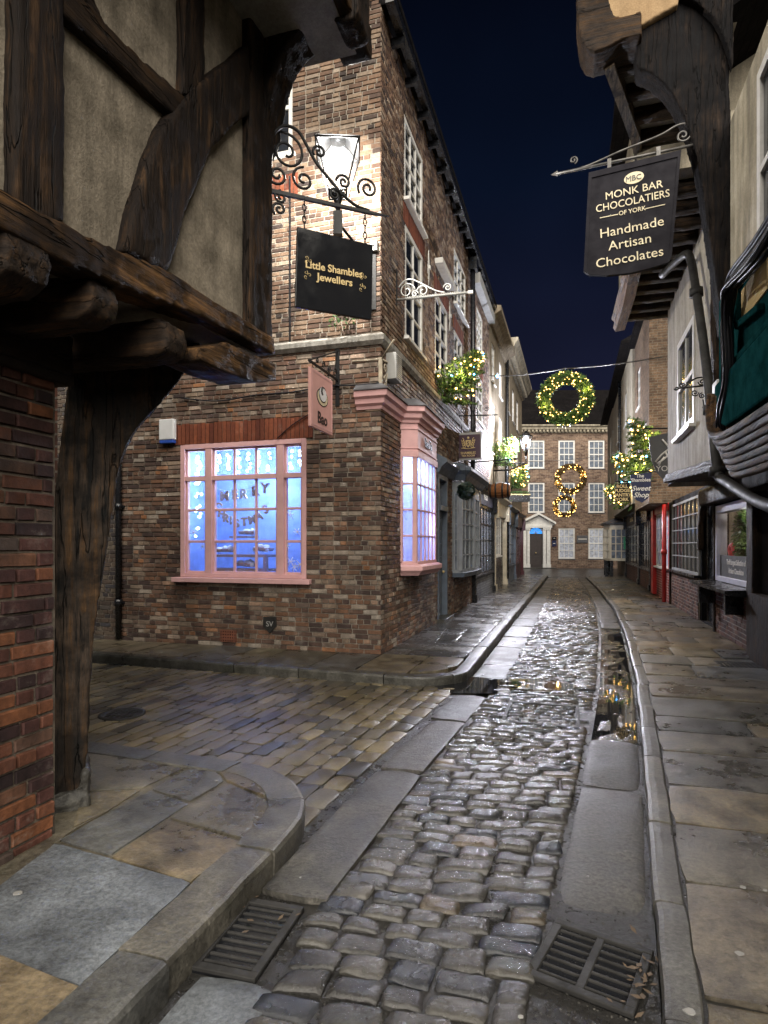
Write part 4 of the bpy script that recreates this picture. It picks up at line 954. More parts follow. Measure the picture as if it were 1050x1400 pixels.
# ------------------------------------------------------------------ the row beyond, left side
def house(name, label, frame, x0, x1, H, wallmat, wins, groundH=3.2, roofr=2.2, over=.3, d=0.0, cat='house', depth=6.0, wmat='white', pane='glass', **kw):
    t = thing(name, label, cat, frame)
    m = MB(); holes(m, x0, x1, groundH, H, wins, -d, .14); m.add([(x0,-d,groundH),(x1,-d,groundH),(x1,.3,groundH),(x0,.3,groundH)], [(3,2,1,0)]); m.build('wall', M[wallmat], t)
    m = MB()
    for x, q in ((x0, 0), (x1, 1)): m.add([(x,-d,groundH),(x,depth,groundH),(x,depth,H),(x,-d,H)], [(0,1,2,3) if q else (3,2,1,0)]); m.add([(x,0,0),(x,depth,0),(x,depth,groundH),(x,0,groundH)], [(0,1,2,3) if q else (3,2,1,0)])
    m.build('wall', M[wallmat], t)
    for w in wins: sash(t, w[0], w[1], w[2], w[3], w[4] if len(w) > 4 else 3, w[5] if len(w) > 5 else 4, wmat, pane, y=-d+.03)
    mb = MB(); P = [(-d-over, H-.02), (-d-over, H+.08), (depth/2, H+roofr), (depth+over, H+.08), (depth+over, H-.02)]
    mb.add([(x0-.02, y, z) for y, z in P]+[(x1+.02, y, z) for y, z in P], [(0,1,6,5),(1,2,7,6),(2,3,8,7),(3,4,9,8),(4,0,5,9),(4,3,2,1,0),(5,6,7,8,9)]); mb.build('roof', M['roof'], t, fix=True)
    return t
L2a, L2b, L3b = 11.22, 16.0, 24.0
h2 = house('rendered_house', 'cream rendered house on the left with a plain cornice, beyond the brick corner house', FB, L2a, L2b, 9.1, 'cream_d', [(11.9,12.8,4.6,6.2),(14.0,14.9,4.6,6.2),(11.9,12.8,6.95,8.2),(14.0,14.9,6.95,8.2)], 3.15, over=.1)
m = MB(); m.sweep([(L2a, 0), (L2b, 0)], [(-.02, 8.6), (.08, 8.6), (.2, 8.8), (.38, 8.9), (.38, 9.05), (-.02, 9.1)]); m.build('cornice', M['cream_d'], h2, fix=True)
m = MB(); m.tube([(15.8, -.1, 8.8), (15.8, -.1, .2)], .06, 8); m.build('downpipe', M['black'], h2)
shopfront(h2, x2+.1, L2b-.2, 3.1, 'cream_p', None, 3, 'black', 'cream_p', glass='glass', door=(14.2, 15.2, 'black'), stallh=1.2, barmat='white')
h3 = house('rendered_house', 'tall pale house on the left with a toothed white cornice, last before the square', FB, L2b+.02, L3b, 9.6, 'cream_d', [(16.8+2.1*i,17.7+2.1*i,4.5,6.1) for i in range(3)]+[(16.8+2.1*i,17.7+2.1*i,7.0,8.4) for i in range(3)], 3.1, over=.1)
m = MB(); m.sweep([(L2b, 0), (L3b+.1, 0)], [(-.02, 9.0), (.1, 9.0), (.14, 9.2), (.34, 9.26), (.4, 9.4), (.5, 9.5), (.5, 9.6), (-.02, 9.62)]); cn = m.build('cornice', M['cream2'], h3, fix=True)
m = MB()
for i in range(46): x = L2b+.1+i*.17; m.box(x, x+.09, -.28, -.1, 9.09, 9.2)
m.build('dentils', M['cream2'], cn)
shopfront(h3, 16.2, 19.6, 3.0, 'grey', None, 3, 'grey', 'navyd', words='SHOP' if 0 else None, glass='glass'); shopfront(h3, 19.7, 23.8, 2.95, 'burg', None, 3, 'burg', 'burg', glass='glass', door=(22.2, 23.2, 'burg'))
# ------------------------------------------------------------------ lane house beyond the drainpipe
lx = FA.pix(167, 800)[0]
lh = thing('brick_house', 'dull grey brown brick house along the side lane, beyond the black drainpipe', 'house', FA)
m = MB(); bricks(m, lx-4, lx-.06, .1, 5.2, [(lx-2.6, lx-1.5, .1, 2.3)], seed=55); m.build('wall', m_brick_attr('lane_brick', [(0,(.05,.045,.05)),(.5,(.12,.085,.065)),(.8,(.16,.13,.1)),(1,(.06,.06,.075))], .4), lh)
m = MB(); holes(m, lx-4, lx-.02, .02, 5.2, [(lx-2.6, lx-1.5, .1, 2.3)], .003); m.build('wall', M['mortar'], lh)
m = MB(); m.box(lx-2.6, lx-1.5, .1, .15, .1, 2.3); m.build('door', M['black'], lh); shell(lh, lx-4, lx-.02, 5, .02, 5.2, 'brick_row'); pent(lh, lx-4, lx-.02, 5.2, 5, 2)
dp = thing('drainpipe', 'black drainpipe running down the lane wall at the end of the brick corner house', 'pipe', FA)
m = MB(); m.tube([(lx-.02, -.06, .12), (lx-.02, -.06, 5.0)], .045, 10); m.build('pipe', M['black'], dp)
for z in (.7, 2.2, 3.7): m = MB(); m.lathe([(.058, -.05), (.058, .05)], (lx-.02, -.06, z), 10); m.box(lx-.1, lx+.06, -.04, 0, z-.02, z+.02); m.build('pipe_clip', M['black'], dp)

# ------------------------------------------------------------------ near left timber framed house
nh = Vector((-.805, 4.2)); U = Fr(nh, (.296, .955)); OV = .545        # jettied front plane and how far it overhangs the wall below
def NPX(px, py): return U.pix(px, py)
th = thing('timber_framed_house', 'near left dark timber framed house with grimy plaster panels jettied over red brick', 'house', U)
def tim(name, pts, y0, y1, mat, vox=.018, amp=.02, par=None, pix=True, amp2=.007):
    m = MB(); m.prism([NPX(*p) for p in pts] if pix else pts, y0, y1); o = m.build(name, M[mat], par or th); weather(o, vox, amp, .22, amp2, .045); return o
zsl = NPX(365, 475)[1]                                               # top of the sill beam about 2.95
# plaster infill
m = MB(); m.add([(-4.2, .03, zsl-.05), (-.08, .03, zsl-.05), (-.08, .03, 5.3), (-4.2, .03, 5.3)], [(0,1,2,3)]); m.build('plaster_panel', M['plaster'], th)
# the frame
sT = [(-140,160),(0,267),(88,316),(221,373),(366,463)]; sB = [(367,486),(267,434),(160,394),(68,357),(0,322),(-140,235)]
tim('sill_beam', sT+sB, -.05, .14, 'sill_x', .016, .022)
tim('corner_post', [(336,-40),(337,200),(337,470),(368,482),(368,200),(371,180),(376,-40)], -.035, .2, 'tim_z', .02)
tim('stud', [(15,-60),(14,100),(12,275),(60,318),(80,306),(83,250),(82,60),(84,-60)], -.03, .12, 'tim_z')
tim('stud', [(247,-60),(248,60),(246,132),(276,128),(276,-60)], -.018, .12, 'tim_z')
tim('brace', [(60,-30),(85,25),(150,82),(200,130),(236,160),(250,135),(200,90),(140,35),(105,-30)], -.022, .12, 'tim_x')
tim('brace', [(162,345),(176,290),(198,215),(215,178),(238,145),(262,118),(300,90),(335,62),(337,158),(312,175),(285,205),(268,240),(250,285),(240,325),(224,372)], -.034, .13, 'tim_z', .018)
tim('stud', [(-140,-100),(-142,150),(-110,175),(-108,-100)], -.02, .12, 'tim_z')
# upper jetty: joist ends and the curved bracket at the corner
BK = Fr(nh, (.955, -.296))                                           # square to the front, out over the street
def BP(px, py): return BK.pix(px, py)
m = MB(); pts = [(360,210),(371,186),(374,165),(380,130),(390,98),(402,76),(420,56),(444,40),(462,42),(470,48),(486,46),(497,36),(497,-60),(360,-60)]
m.prism([BP(*p) for p in pts], -.11, .13); o = m.build('jetty_bracket', M['tim_z'], th); o.rotation_euler = (0, 0, BK.rz-U.rz); weather(o, .018, .02, .2)
m = MB(); z1 = 5.0; m.box(-4.5, .3, -.66, -.45, z1, z1+.22); o = m.build('jetty_beam', M['tim_x'], th); weather(o, .03, .03)
m = MB(); m.box(-4.5, .25, -.6, .6, z1+.22, 7.6); o = m.build('upper_storey', M['plaster'], th); 
for i in range(8):
    m = MB(); x = -.75-i*.52; m.box(x-.07, x+.07, -.62, .2, z1-.17, z1); o = m.build('joist', M['tim_y'], th); weather(o, .025, .02)
m = MB(); m.box(-4.4, .2, -.58, .25, z1-.01, z1+.01); m.build('soffit', M['soffit'], th)
# jetty at first floor: joists over the pavement
NW = OV                                                              # local y of the ground-floor wall face
def joist(s, zc, h, w, out, name='joist', mat='tim_y'):
    m = MB(); P = [(-out+.02, zc-h*.34), (-out, zc), (-out+.03, zc+h*.4), (-out+.07, zc+h/2), (NW+.25, zc+h/2), (NW+.25, zc-h/2), (.12, zc-h/2), (-out+.10, zc-h*.5)]
    vs = [(s-w/2, y, z) for y, z in P]+[(s+w/2, y, z) for y, z in P]; n = len(P)
    m.add(vs, [tuple(range(n-1, -1, -1)), tuple(range(n, 2*n))]+[(i, (i+1)%n, n+(i+1)%n, n+i) for i in range(n)])
    o = m.build(name, M[mat], th, fix=True); weather(o, .018, .022, .2, .008); return o
zj = zsl-.20
for px, py, h, w in ((26,352,.24,.2),(140,412,.20,.17),(238,466,.20,.18)):
    s, z = NPX(px, py); joist(s, z, h, w, .03 if px > 100 else .06)
joist(NPX(-80, 300)[0], zj-.05, .22, .18, .05)
m = MB(); m.prism([NPX(*p) for p in [(262,476),(300,470),(368,498),(368,520),(340,524),(300,512),(262,494)]], -.06, .20); o = m.build('dragon_beam', M['sill_x'], th); weather(o, .018, .02)
m = MB(); m.box(-4.2, -.06, .05, NW+.1, zsl-.085, zsl-.05); m.build('soffit', M['soffit'], th)
# lane-side return of the jetty
m = MB(); m.box(-.16, -.02, .2, 5, zsl-.13, zsl+.02); o = m.build('sill_beam', M['tim_y'], th); weather(o, .03, .02)
m = MB(); m.add([(-.06,.2,zsl),(-.06,5,zsl),(-.06,5,7),(-.06,.2,7)], [(0,1,2,3)]); m.build('plaster_panel', M['plaster'], th)
m = MB(); m.add([(-1.0,NW+.25,0),(-1.0,6,0),(-1.0,6,3),(-1.0,NW+.25,3)], [(0,1,2,3)]); m.add([(-4.2,5.2,0),(-.06,5.2,0),(-.06,5.2,7.6),(-4.2,5.2,7.6)], [(3,2,1,0)]); m.build('wall', M['brick_riser'], th)
# ground-floor brick wall
zbt = 2.46; se = U.pix(58, 900, -NW)[0]; 
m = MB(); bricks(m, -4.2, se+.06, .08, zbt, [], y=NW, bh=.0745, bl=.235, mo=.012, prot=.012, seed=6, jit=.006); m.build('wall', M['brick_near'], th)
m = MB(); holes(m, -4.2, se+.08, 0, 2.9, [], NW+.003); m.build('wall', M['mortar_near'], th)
m = MB(); m.prism([(-4.2, zbt-.02), (se+.15, zbt-.03), (se+.15, zbt+.23), (-4.2, zbt+.26)], NW-.06, NW+.15); o = m.build('wall_plate', M['tim_x'], th); weather(o, .02, .022)
# corner post with its great curved bracket, set on the diagonal
pb = Vector((-1.86, 3.56)); DG = Fr(pb, (.887, .46)); PP = lambda px, py: DG.pix(px, py)
po = [(100,486),(95,520),(88,575),(83,620),(74,680),(67,750),(64,820),(64,900),(63,1000),(62,1060),(66,1108),(92,1092),(114,1066),(119,1010),(121,940),(127,870),(136,800),(143,760),(150,705),(158,655),(172,610),(192,580),(216,555),(236,530),(250,512),(264,494),(270,478),(180,466)]
m = MB(); m.prism([PP(*p) for p in po], -.13, .16); o = m.build('corner_post', M['tim_post'], th); o.parent = th
o.matrix_parent_inverse = Matrix.Identity(4)
rel = Vector((pb.x-nh.x, pb.y-nh.y)); o.location = (rel.dot(U.u), rel.dot(U.v), 0); o.rotation_euler = (0, 0, DG.rz-U.rz); weather(o, .016, .03, .2, .012, .04)
m = MB(); p = [PP(*q) for q in [(60,1085),(62,1125),(90,1112),(120,1088),(120,1040),(112,1045),(108,1062)]]
m.prism(p, -.17, .2); o = m.build('post_base_stone', M['granite'], th); o.location = (rel.dot(U.u), rel.dot(U.v), 0); o.rotation_euler = (0, 0, DG.rz-U.rz); weather(o, .012, .045, .09, .012, .03)
# lead pipe and cables on the brick
# ------------------------------------------------------------------ the black jewellers sign on its scrolled bracket
S1 = Fr(nh+Vector((.02, .02)), (.92, .40)); sp1 = lambda px, py: S1.pix(px, py)
s1 = thing('hanging_sign', 'glossy black jewellers board hung on chains from a black scrolled bracket', 'sign', S1)
k1 = abs(S1.pix(470, 250)[1]-S1.pix(470, 350)[1])/100
m = MB(); a, z = sp1(366, 260); b_, zb_ = sp1(512, 292); m.prism([(a-.03, z+.012), (b_, zb_+.008), sp1(532, 296), (b_, zb_-.012), (a-.03, z-.016)], -.012, .012)
m.box(-.03, .0, -.02, .02, sp1(366, 300)[1], sp1(366, 150)[1])
def scr(cx, cy, r, a0, turns, th_=.011, frame=sp1, mb=None, k=None):
    x, z = frame(cx, cy); mb.tube(spiral(x, z, r*k, r*k*.18, a0, turns), th_, 6)
for cx, cy, r, a0, tn in ((392,208,26,PI*.6,-1.6),(379,239,15,PI*.9,1.6),(415,246,17,PI*.5,1.55),(437,208,10,PI*1.2,-1.4),(470,249,11,PI,-1.5),(458,266,10,0,1.4),(503,258,16,PI*1.2,-1.7),(384,270,9,PI*.5,1.5),(382,286,10,PI*1.3,-1.5)):
    scr(cx, cy, r, a0, tn, .010, sp1, m, k1)
def lineP(mb, frame, pts, r, y=0): mb.tube(smoothline([(*frame(*p)[:1], y, frame(*p)[1]) for p in pts], 6), r, 6)
lineP(m, sp1, [(372,190),(378,178),(392,172),(408,180),(420,200),(432,222),(448,242),(465,262),(485,280),(505,288)], .012)
m.build('bracket', M['iron'], s1)
for (cx, y0, y1) in ((416, 272, 312), (499, 290, 336)):
    m = MB(); n = 5
    for i in range(n):
        x, z = sp1(cx, lerp(y0, y1, (i+.5)/n)); h = (y1-y0)/n*k1*.62; ww = .013
        L = [(ww*math.cos(t_)*(1 if i % 2 else .25), ww*math.cos(t_)*(.25 if i % 2 else 1), h*math.sin(t_)) for t_ in [2*PI*j/12 for j in range(13)]]
        m.tube([(x+q[0], q[1], z+q[2]) for q in L], .0045, 5, caps=False)
    m.build('chain', M['iron'], s1)
TL, TR, BR_, BL_ = (406,311),(509,336),(507,438),(403,420)
m = MB(); m.prism([sp1(*q) for q in (TL, TR, BR_, BL_)], -.014, .014); bd = m.build('board', M['signdark'], s1, .003)
ang = 0
x, z = sp1(456, 370); text('Little Shambles', .074, M['gold'], s1, (x, -.017, z), ext=.002, bold=.0016, sx=.96); x, z = sp1(457, 382); text('Jewellers', .074, M['gold'], s1, (x, -.017, z-.012), ext=.002, bold=.0016)
m = MB()
for px, py, q in ((420,357,1),(419,377,-1),(495,379,1),(494,394,-1)):
    x, z = sp1(px, py)
    for a_ in (0, 2.1, 4.2): m.tube(spiral(x+.018*math.cos(a_), z+.018*math.sin(a_)*q, .016, .003, a_+PI, 1.0*q, 10, -.016), .0022, 4)
m.build('flourish', M['gold'], s1)

# ------------------------------------------------------------------ wall lantern by the corner
lw = Vector((*FA.w(FA.pix(489, 350)[0], 0)[:2], 0))
ln = FA.w(-.22, 1.02)                                               # lantern axis, a metre out from the lane wall
lt = thing('street_lantern', 'lit street lantern with tapering glass sides, glaring white before the brick corner house', 'lamp', None, loc=(ln.x, ln.y, 0), rz=FA.rz+.35)
zl0, zl1 = EYE+(HY-266)/F*ln.y, EYE+(HY-205)/F*ln.y
rb, rt = .105, .25
m = MB()
for sx_ in (-1, 1):
    for sy in (-1, 1): m.tube([(sx_*rb, sy*rb, zl0), (sx_*rt, sy*rt, zl1)], .011, 5, smooth=False)
for z, r in ((zl0, rb), (zl1, rt)):
    for a_, b_ in (((-r,-r),(r,-r)),((r,-r),(r,r)),((r,r),(-r,r)),((-r,r),(-r,-r))): m.tube([(*a_, z), (*b_, z)], .013, 5)
for sx_ in (-1, 1):
    for sy in (-1, 1): m.tube([(sx_*rt, sy*rt, zl1), (sx_*.07, sy*.07, zl1+.11)], .01, 5)
m.lathe([(.10, zl1+.10), (.09, zl1+.13), (.02, zl1+.17), (.0, zl1+.22)], seg=10)
m.lathe([(.0, zl0-.22), (.03, zl0-.2), (.035, zl0-.12), (.05, zl0-.08), (.07, zl0-.02), (.10, zl0)], seg=10)
m.build('frame', M['iron'], lt)
m = MB(); m.add([(-rt-.02,-rt-.02,zl1+.01),(rt+.02,-rt-.02,zl1+.01),(rt+.02,rt+.02,zl1+.01),(-rt-.02,rt+.02,zl1+.01),(0,0,zl1+.16)], [(0,1,4),(1,2,4),(2,3,4),(3,0,4)]); m.build('hood', M['iron'], lt)
for q in range(4):
    c, s_ = math.cos(q*PI/2), math.sin(q*PI/2); rot = lambda x, y, z: (x*c-y*s_, x*s_+y*c, z)
    m = MB(); m.add([rot(-rb, -rb, zl0), rot(rb, -rb, zl0), rot(rt, -rt, zl1), rot(-rt, -rt, zl1)], [(0,1,2,3)]); m.build('glass_pane', M['lampglass'], lt)
m = MB(); m.ball((0, 0, zl1-.10), .085, seg=12, rings=8); m.build('bulb', M['lamp'], lt)
light('lantern_light', (0, 0, zl1-.28), 250, (1., .95, .87), .05, lt)
m = MB(); m.box(-.055, .055, -.055, .055, zl0-.5, zl0-.22)
arm = Vector(FA.w(-.12, .02, 0))-ln; arm = Matrix.Rotation(-(FA.rz+.35), 3, 'Z') @ arm
m.tube(smoothline([(0, 0, zl0-.46), (arm.x*.3, arm.y*.3, zl0-.62), (arm.x*.7, arm.y*.7, zl0-.8), (arm.x, arm.y, zl0-.9)], 6), .022, 6); m.tube([(0, 0, zl0-.34), (arm.x, arm.y, zl0-.42)], .018, 6)
m.box(arm.x-.06, arm.x+.06, arm.y-.03, arm.y+.02, zl0-1.05, zl0-.3)
m.build('wall_arm', M['iron'], lt)
jb = thing('junction_box', 'small grey electric box high on the brick corner beside the black board', 'box', FA); a, z = FA.pix(513, 339); m = MB(); m.box(a-.05, a+.05, -.08, -.006, z-.07, z+.07); m.build('case', M['greyp'], jb, .008); m = MB(); m.lathe([(.012, .081), (.012, .086)], (a, 0, z), 8, axis='y'); m.build('screw', M['cast'], jb)
# ------------------------------------------------------------------ pink bun sign
bp = Vector(FA.w(FA.pix(462, 500)[0], 0)); S2 = Fr((bp.x, bp.y), (.296, .955))
s2 = thing('hanging_sign', 'pink board with a steamed bun drawn on it, beside the pink lane window', 'sign', S2)
sp2 = lambda px, py: S2.pix(px, py)
c4 = [sp2(*q) for q in ((423,502),(453,520),(453,595),(423,583))]
m = MB(); x0, x1 = c4[0][0], c4[1][0]; zt_, zb_ = (c4[0][1]+c4[1][1])/2, (c4[2][1]+c4[3][1])/2; m.box(x0, x1, -.02, .02, zb_, zt_); m.build('board', M['pinkl'], s2, .006)
m = MB(); 
for a_, b_, c_, d_ in ((x0+.03, x0+.045, zb_+.03, zt_-.03), (x1-.045, x1-.03, zb_+.03, zt_-.03), (x0+.045, x1-.045, zb_+.03, zb_+.042), (x0+.045, x1-.045, zt_-.042, zt_-.03)): m.box(a_, b_, -.024, -.019, c_, d_)
m.build('border', M['pink'], s2)
xm = (x0+x1)/2; zc = lerp(zb_, zt_, .62); m = MB()
for r, mi, y in ((.185, 0, -.024), (.165, 1, -.027)): m.prism([(xm+r*math.cos(t_), zc-.03+r*.62*math.sin(t_)) for t_ in [2*PI*j/22 for j in range(22)]], y, -.019, mi)
m.prism([(xm+.125*math.cos(t_), zc+.005+.10*math.sin(t_)) for t_ in [2*PI*j/22 for j in range(22)]], -.030, -.019, 0); m.prism([(xm+.115*math.cos(t_), zc+.01+.09*math.sin(t_)) for t_ in [2*PI*j/22 for j in range(22)]], -.033, -.019, 2)
for i in range(5): m.tube(spiral(xm, zc+.03, .09-.016*i, .07-.014*i, .6+i*.5, .4, 8, -.033), .004, 4, 0)
m.build('bun_emblem', [M['black'], M['bun'], M['whitebun']], s2)
text('Bao', .21, M['black'], s2, (xm, -.024, lerp(zb_, zt_, .2)), bold=.003)
m = MB(); zz = zt_+.06; m.box(x0-.02, -.0, -.012, .012, zz, zz+.025); m.box(-.02, .0, -.03, .03, zz-.35, zz+.45)
for x in (x0+.1, x1-.1): m.tube([(x, 0, zz), (x, 0, zt_-.01)], .006, 5)
m.tube([(x0, 0, zz+.02), (0, 0, zz+.42)], .010, 6)
for i in range(4): x = lerp(-.06, x0+.2, i/3.5); m.tube(spiral(x-.05, zz+.09+.0*i, .07*(1-i*.15), .015, PI*i, 1.4, 18), .007, 5)
m.build('bracket', M['iron'], s2)
# alarm box, air brick, shield plate, corner iron and grille box
al = thing('alarm_box', 'white alarm box with a blue base, left of the pink lane window', 'alarm', FA); a0, z1_ = FA.pix(222, 575); a1, z0_ = FA.pix(242, 602); m = MB(); m.box(a0, a1, -.09, -.006, z0_, z1_); m.build('case', M['plastic'], al, .015); m = MB(); m.box(a0+.01, a1-.01, -.085, -.006, z0_-.05, z0_-.001); m.build('strobe', M['bluep'], al, .008)
ab = thing('air_brick', 'small terracotta air brick grille low in the corner house wall', 'vent', FA); a0, z1_ = FA.pix(302, 861); a1, z0_ = FA.pix(324, 878); m = MB(); m.box(a0, a1, -.022, -.004, z0_, z1_); m.build('frame', M['terra'], ab); m = MB()
for i in range(7):
    for j in range(4): x, z = lerp(a0, a1, (i+.5)/7), lerp(z0_, z1_, (j+.5)/4); m.box(x-.007, x+.007, -.024, -.018, z-.008, z+.008)
m.build('holes', M['black'], ab)  # black blocks drawn in for the dark of the openings
shp = thing('shield_plate', 'dark shield shaped plate marked SV low on the corner house wall', 'plate', FA); pz = lambda x, y: FA.pix(x, y); m = MB(); m.prism([pz(361,843), pz(378,843), pz(379,856), pz(370,866), pz(361,856)], -.03, -.005); m.build('plate', M['cast'], shp, .004); x, z = pz(370, 853); text('SV', .11, M['greyp'], shp, (x, -.032, z))
ci = thing('iron_bracket', 'rusty cream scroll bracket at the brick corner below the stone course', 'bracket', FB)
m = MB(); zc = FB.pix(521, 492)[1]; m.box(-.02, .02, -.03, .02, zc-.62, zc+.02); aM = B2(FA, -.40); m.tube([(0, -.01, zc), (aM[0]-.01, aM[1], zc-.0)], .016, 6); m.tube([(0, -.02, zc), (.45, -.04, zc+.03)], .016, 6); m.tube([(0, -.02, zc), (-.3, -.28, zc+.14)], .012, 6)
for i in range(3): m.tube(spiral(.13, zc-.1-.12*i, .08-.015*i, .015, PI*i, 1.3, 16, -.03), .009, 5)
m.tube(smoothline([(0, -.03, zc-.58), (.12, -.03, zc-.4), (.26, -.03, zc-.05)], 6), .01, 5); m.build('scroll', M['rust'], ci)
gb = thing('grille_box', 'grey ribbed electrical box on the street wall above the pink bay', 'box', FB); m = MB(); a0 = .22; a1 = .52; z0_, z1_ = FB.pix(535, 526)[1], FB.pix(535, 491)[1]; m.box(a0, a1, -.16, -.006, z0_, z1_); m.build('case', M['greyp'], gb, .01); m = MB()
for i in range(12): z = lerp(z0_+.03, z1_-.03, i/11); m.box(a0+.02, a1-.02, -.172, -.16, z-.007, z+.007)
m.build('ribs', M['greyp'], gb)
wp = thing('wall_plant', 'small green weed growing on the stone course under the black board', 'plant', FA)
a, z = FA.pix(476, 458); m = MB(); m.tube(smoothline([(a, -.1, zS+.08), (a+.04, -.14, zS+.2), (a+.16, -.15, zS+.33)], 4), .008, 5); m.tube(smoothline([(a, -.1, zS+.08), (a-.08, -.14, zS+.16), (a-.12, -.15, zS+.28)], 4), .006, 5); m.build('stem', M['leafdead'], wp)
m = MB()
for i in range(50):
    c = Vector((a+random.choice((.16, -.12, .04))+random.gauss(0, .05), -.15+random.gauss(0, .03), zS+.3+random.gauss(0, .05))); d = Vector((random.gauss(0,1), random.gauss(0,1), random.gauss(0,1))).normalized()*.03; e = d.orthogonal()*.4; m.add([c-d, c+e, c+d, c-e], [(0,1,2,3)])
m.build('leaves', M['gleaf'], wp)
wc_ = thing('wall_cable', 'black cable sagging across the brick corner house above the pink lane window', 'cable', FA); m = MB()
m.tube(smoothline([(FA.pix(x, y)[0], -.035, FA.pix(x, y)[1]) for x, y in ((250,545),(300,549),(350,541),(400,537),(450,529),(500,527),(519,524))], 5), .011, 5); m.tube(smoothline([(FA.pix(x, y)[0], -.03, FA.pix(x, y)[1]) for x, y in ((425,566),(400,582),(380,600))], 5), .008, 5); m.build('cable', M['cable'], wc_)
# silver twisted bracket high on the street wall
S3o = FB.w(FB.pix(541, 380)[0], 0); S3 = Fr((S3o.x, S3o.y), (.955, -.296)); sb = thing('sign_bracket', 'empty twisted iron sign bracket with white scrolls high on the brick corner house', 'bracket', S3); sp3 = lambda x, y: S3.pix(x, y)
m = MB(); a, z = sp3(543, 410); b_, zb_ = sp3(640, 400); m.tube([(a, 0, z), (b_, 0, zb_)], .02, 8); m.box(b_, b_+.07, -.02, .02, zb_-.02, zb_+.02)
for i in range(30): x = lerp(a+.15, b_-.1, i/30); m.tube([(x, -.02, lerp(z, zb_, i/30)-.02), (x+.02, -.026, lerp(z, zb_, i/30)+.02)], .006, 4)
kk = abs(sp3(560, 380)[1]-sp3(560, 400)[1])/20
for cx, cy, r, a0_, tn in ((556,398,12,0,1.4),(578,398,9,PI,-1.3),(612,393,6,PI,-1.5),(567,402,5,0,1.4)): scr(cx, cy, r, a0_, tn, .010, sp3, m, kk)
lineP(m, sp3, [(545,393),(553,384),(563,382),(577,388),(595,397),(608,400)], .012); m.build('scroll', M['irons'], sb)
m = MB(); a, z = sp3(541, 395); m.box(-.02, .02, -.02, .02, sp3(541, 418)[1], sp3(541, 368)[1]); m.build('wall_bar', M['iron'], sb)
# ------------------------------------------------------------------ right hand row; local x runs towards the viewer, y into the houses
FRo = Vector(st(WR, 9.55)[:2]); FR = Fr((FRo.x, FRo.y), (-.296, -.955))
RP = lambda px, py, d=0: FR.pix(px, py, d)
# overhangs (outward from the ground-floor line)
O1 = .90; O2 = 1.62
xPipe = RP(980, 500, O1)[0]; xFar = RP(913, 600, O1)[0]
# ---- chocolate shop: nearest house on the right
ch = thing('timber_framed_house', 'nearest right hand house with a big dark oak bracket and a lettered shop window', 'house', FR)
gx0, gx1 = RP(984, 750)[0], RP(1037, 750)[0]
zs_, ze_ = .98, 2.28
nearX = 9.0
m = MB(); holes(m, gx0-.55, gx1+.1, .02, 2.6, [(gx0, gx1, zs_, ze_), (gx0-.55, gx0-.1, .1, 2.5)], .0, .15); m.build('wall', M['tim_blk'], ch)
m = MB(); bricks(m, gx0-.08, gx1+.08, .07, zs_-.12, [], y=-.05, seed=12, bh=.072); m.build('brick_plinth', m_brick_attr('plinth_brick', [(0,(.06,.035,.03)),(.4,(.16,.07,.045)),(.75,(.22,.1,.06)),(1,(.09,.06,.055))], .35), ch)
m = MB(); m.box(gx0-.08, gx1+.08, -.048, .0, .02, zs_-.1); m.build('wall', M['mortar_up'], ch)
m = MB(); e = .085
m.box(gx0, gx0+e, -.07, .1, zs_, ze_); m.box(gx1-e, gx1, -.07, .1, zs_, ze_); m.box(gx0+e, gx1-e, -.068, .1, zs_, zs_+e); m.box(gx0+e, gx1-e, -.068, .1, ze_-.13, ze_)
dw = m.build('shop_window', m_paint('lilac_white_paint', (.62,.62,.72), .35, .1), ch, .006); dw['label'] = 'white framed shop window with a wreath and lettered panel'
m = MB(); m.box(gx0+e-.01, gx1-e+.01, .0, .006, zs_+e-.01, ze_-.12); m.build('pane', M['lightpane'], dw)
m = MB(); m.box(gx0+e, gx1-e, -.012, -.004, zs_+e, zs_+e+.36); m.build('lettered_panel', M['signgrey'], dw)
text('York Largest Selection of', .12, M['pale'], dw, ((gx0+gx1)/2, -.016, zs_+e+.25), bold=.002, sx=.95); text('Artisan Chocolates', .12, M['pale'], dw, ((gx0+gx1)/2, -.016, zs_+e+.11), bold=.002)
m = MB(); m.sweep([(gx0-.35, 0), (gx1+.0, 0)], [(-.02, zs_-.13), (.36, zs_-.10), (.42, zs_-.07), (.42, zs_-.03), (-.02, zs_-.004)]); m.build('sill', M['black'], dw, fix=True)
for x in (gx0-.2, lerp(gx0, gx1, .75)): m = MB(); m.prism([(x-.05, zs_-.13), (x+.05, zs_-.13), (x+.05, zs_-.42), (x-.05, zs_-.42)], -.30, -.0); m.build('sill_bracket', M['black'], dw)
m = MB(); ry = 1.1
m.add([(gx0-.2,ry,.5),(gx1+.3,ry,.5),(gx1+.3,ry,2.6),(gx0-.2,ry,2.6)], [(0,1,2,3)]); m.add([(gx0-.2,.16,zs_),(gx1+.3,.16,zs_),(gx1+.3,ry,zs_),(gx0-.2,ry,zs_)], [(0,1,2,3)]); m.add([(gx0-.2,.16,2.5),(gx1+.3,.16,2.5),(gx1+.3,ry,2.5),(gx0-.2,ry,2.5)], [(3,2,1,0)]); m.add([(gx0-.2,.16,.5),(gx0-.2,ry,.5),(gx0-.2,ry,2.6),(gx0-.2,.16,2.6)], [(0,1,2,3)]); m.add([(gx1+.3,.16,.5),(gx1+.3,ry,.5),(gx1+.3,ry,2.6),(gx1+.3,.16,2.6)], [(3,2,1,0)]); m.build('room', M['cream2'], ch)
light('interior_lamp', (0, 0, 0), 20, (1., .93, .82), .08).location = FR.w(lerp(gx0, gx1, .75), -.22, 2.14)
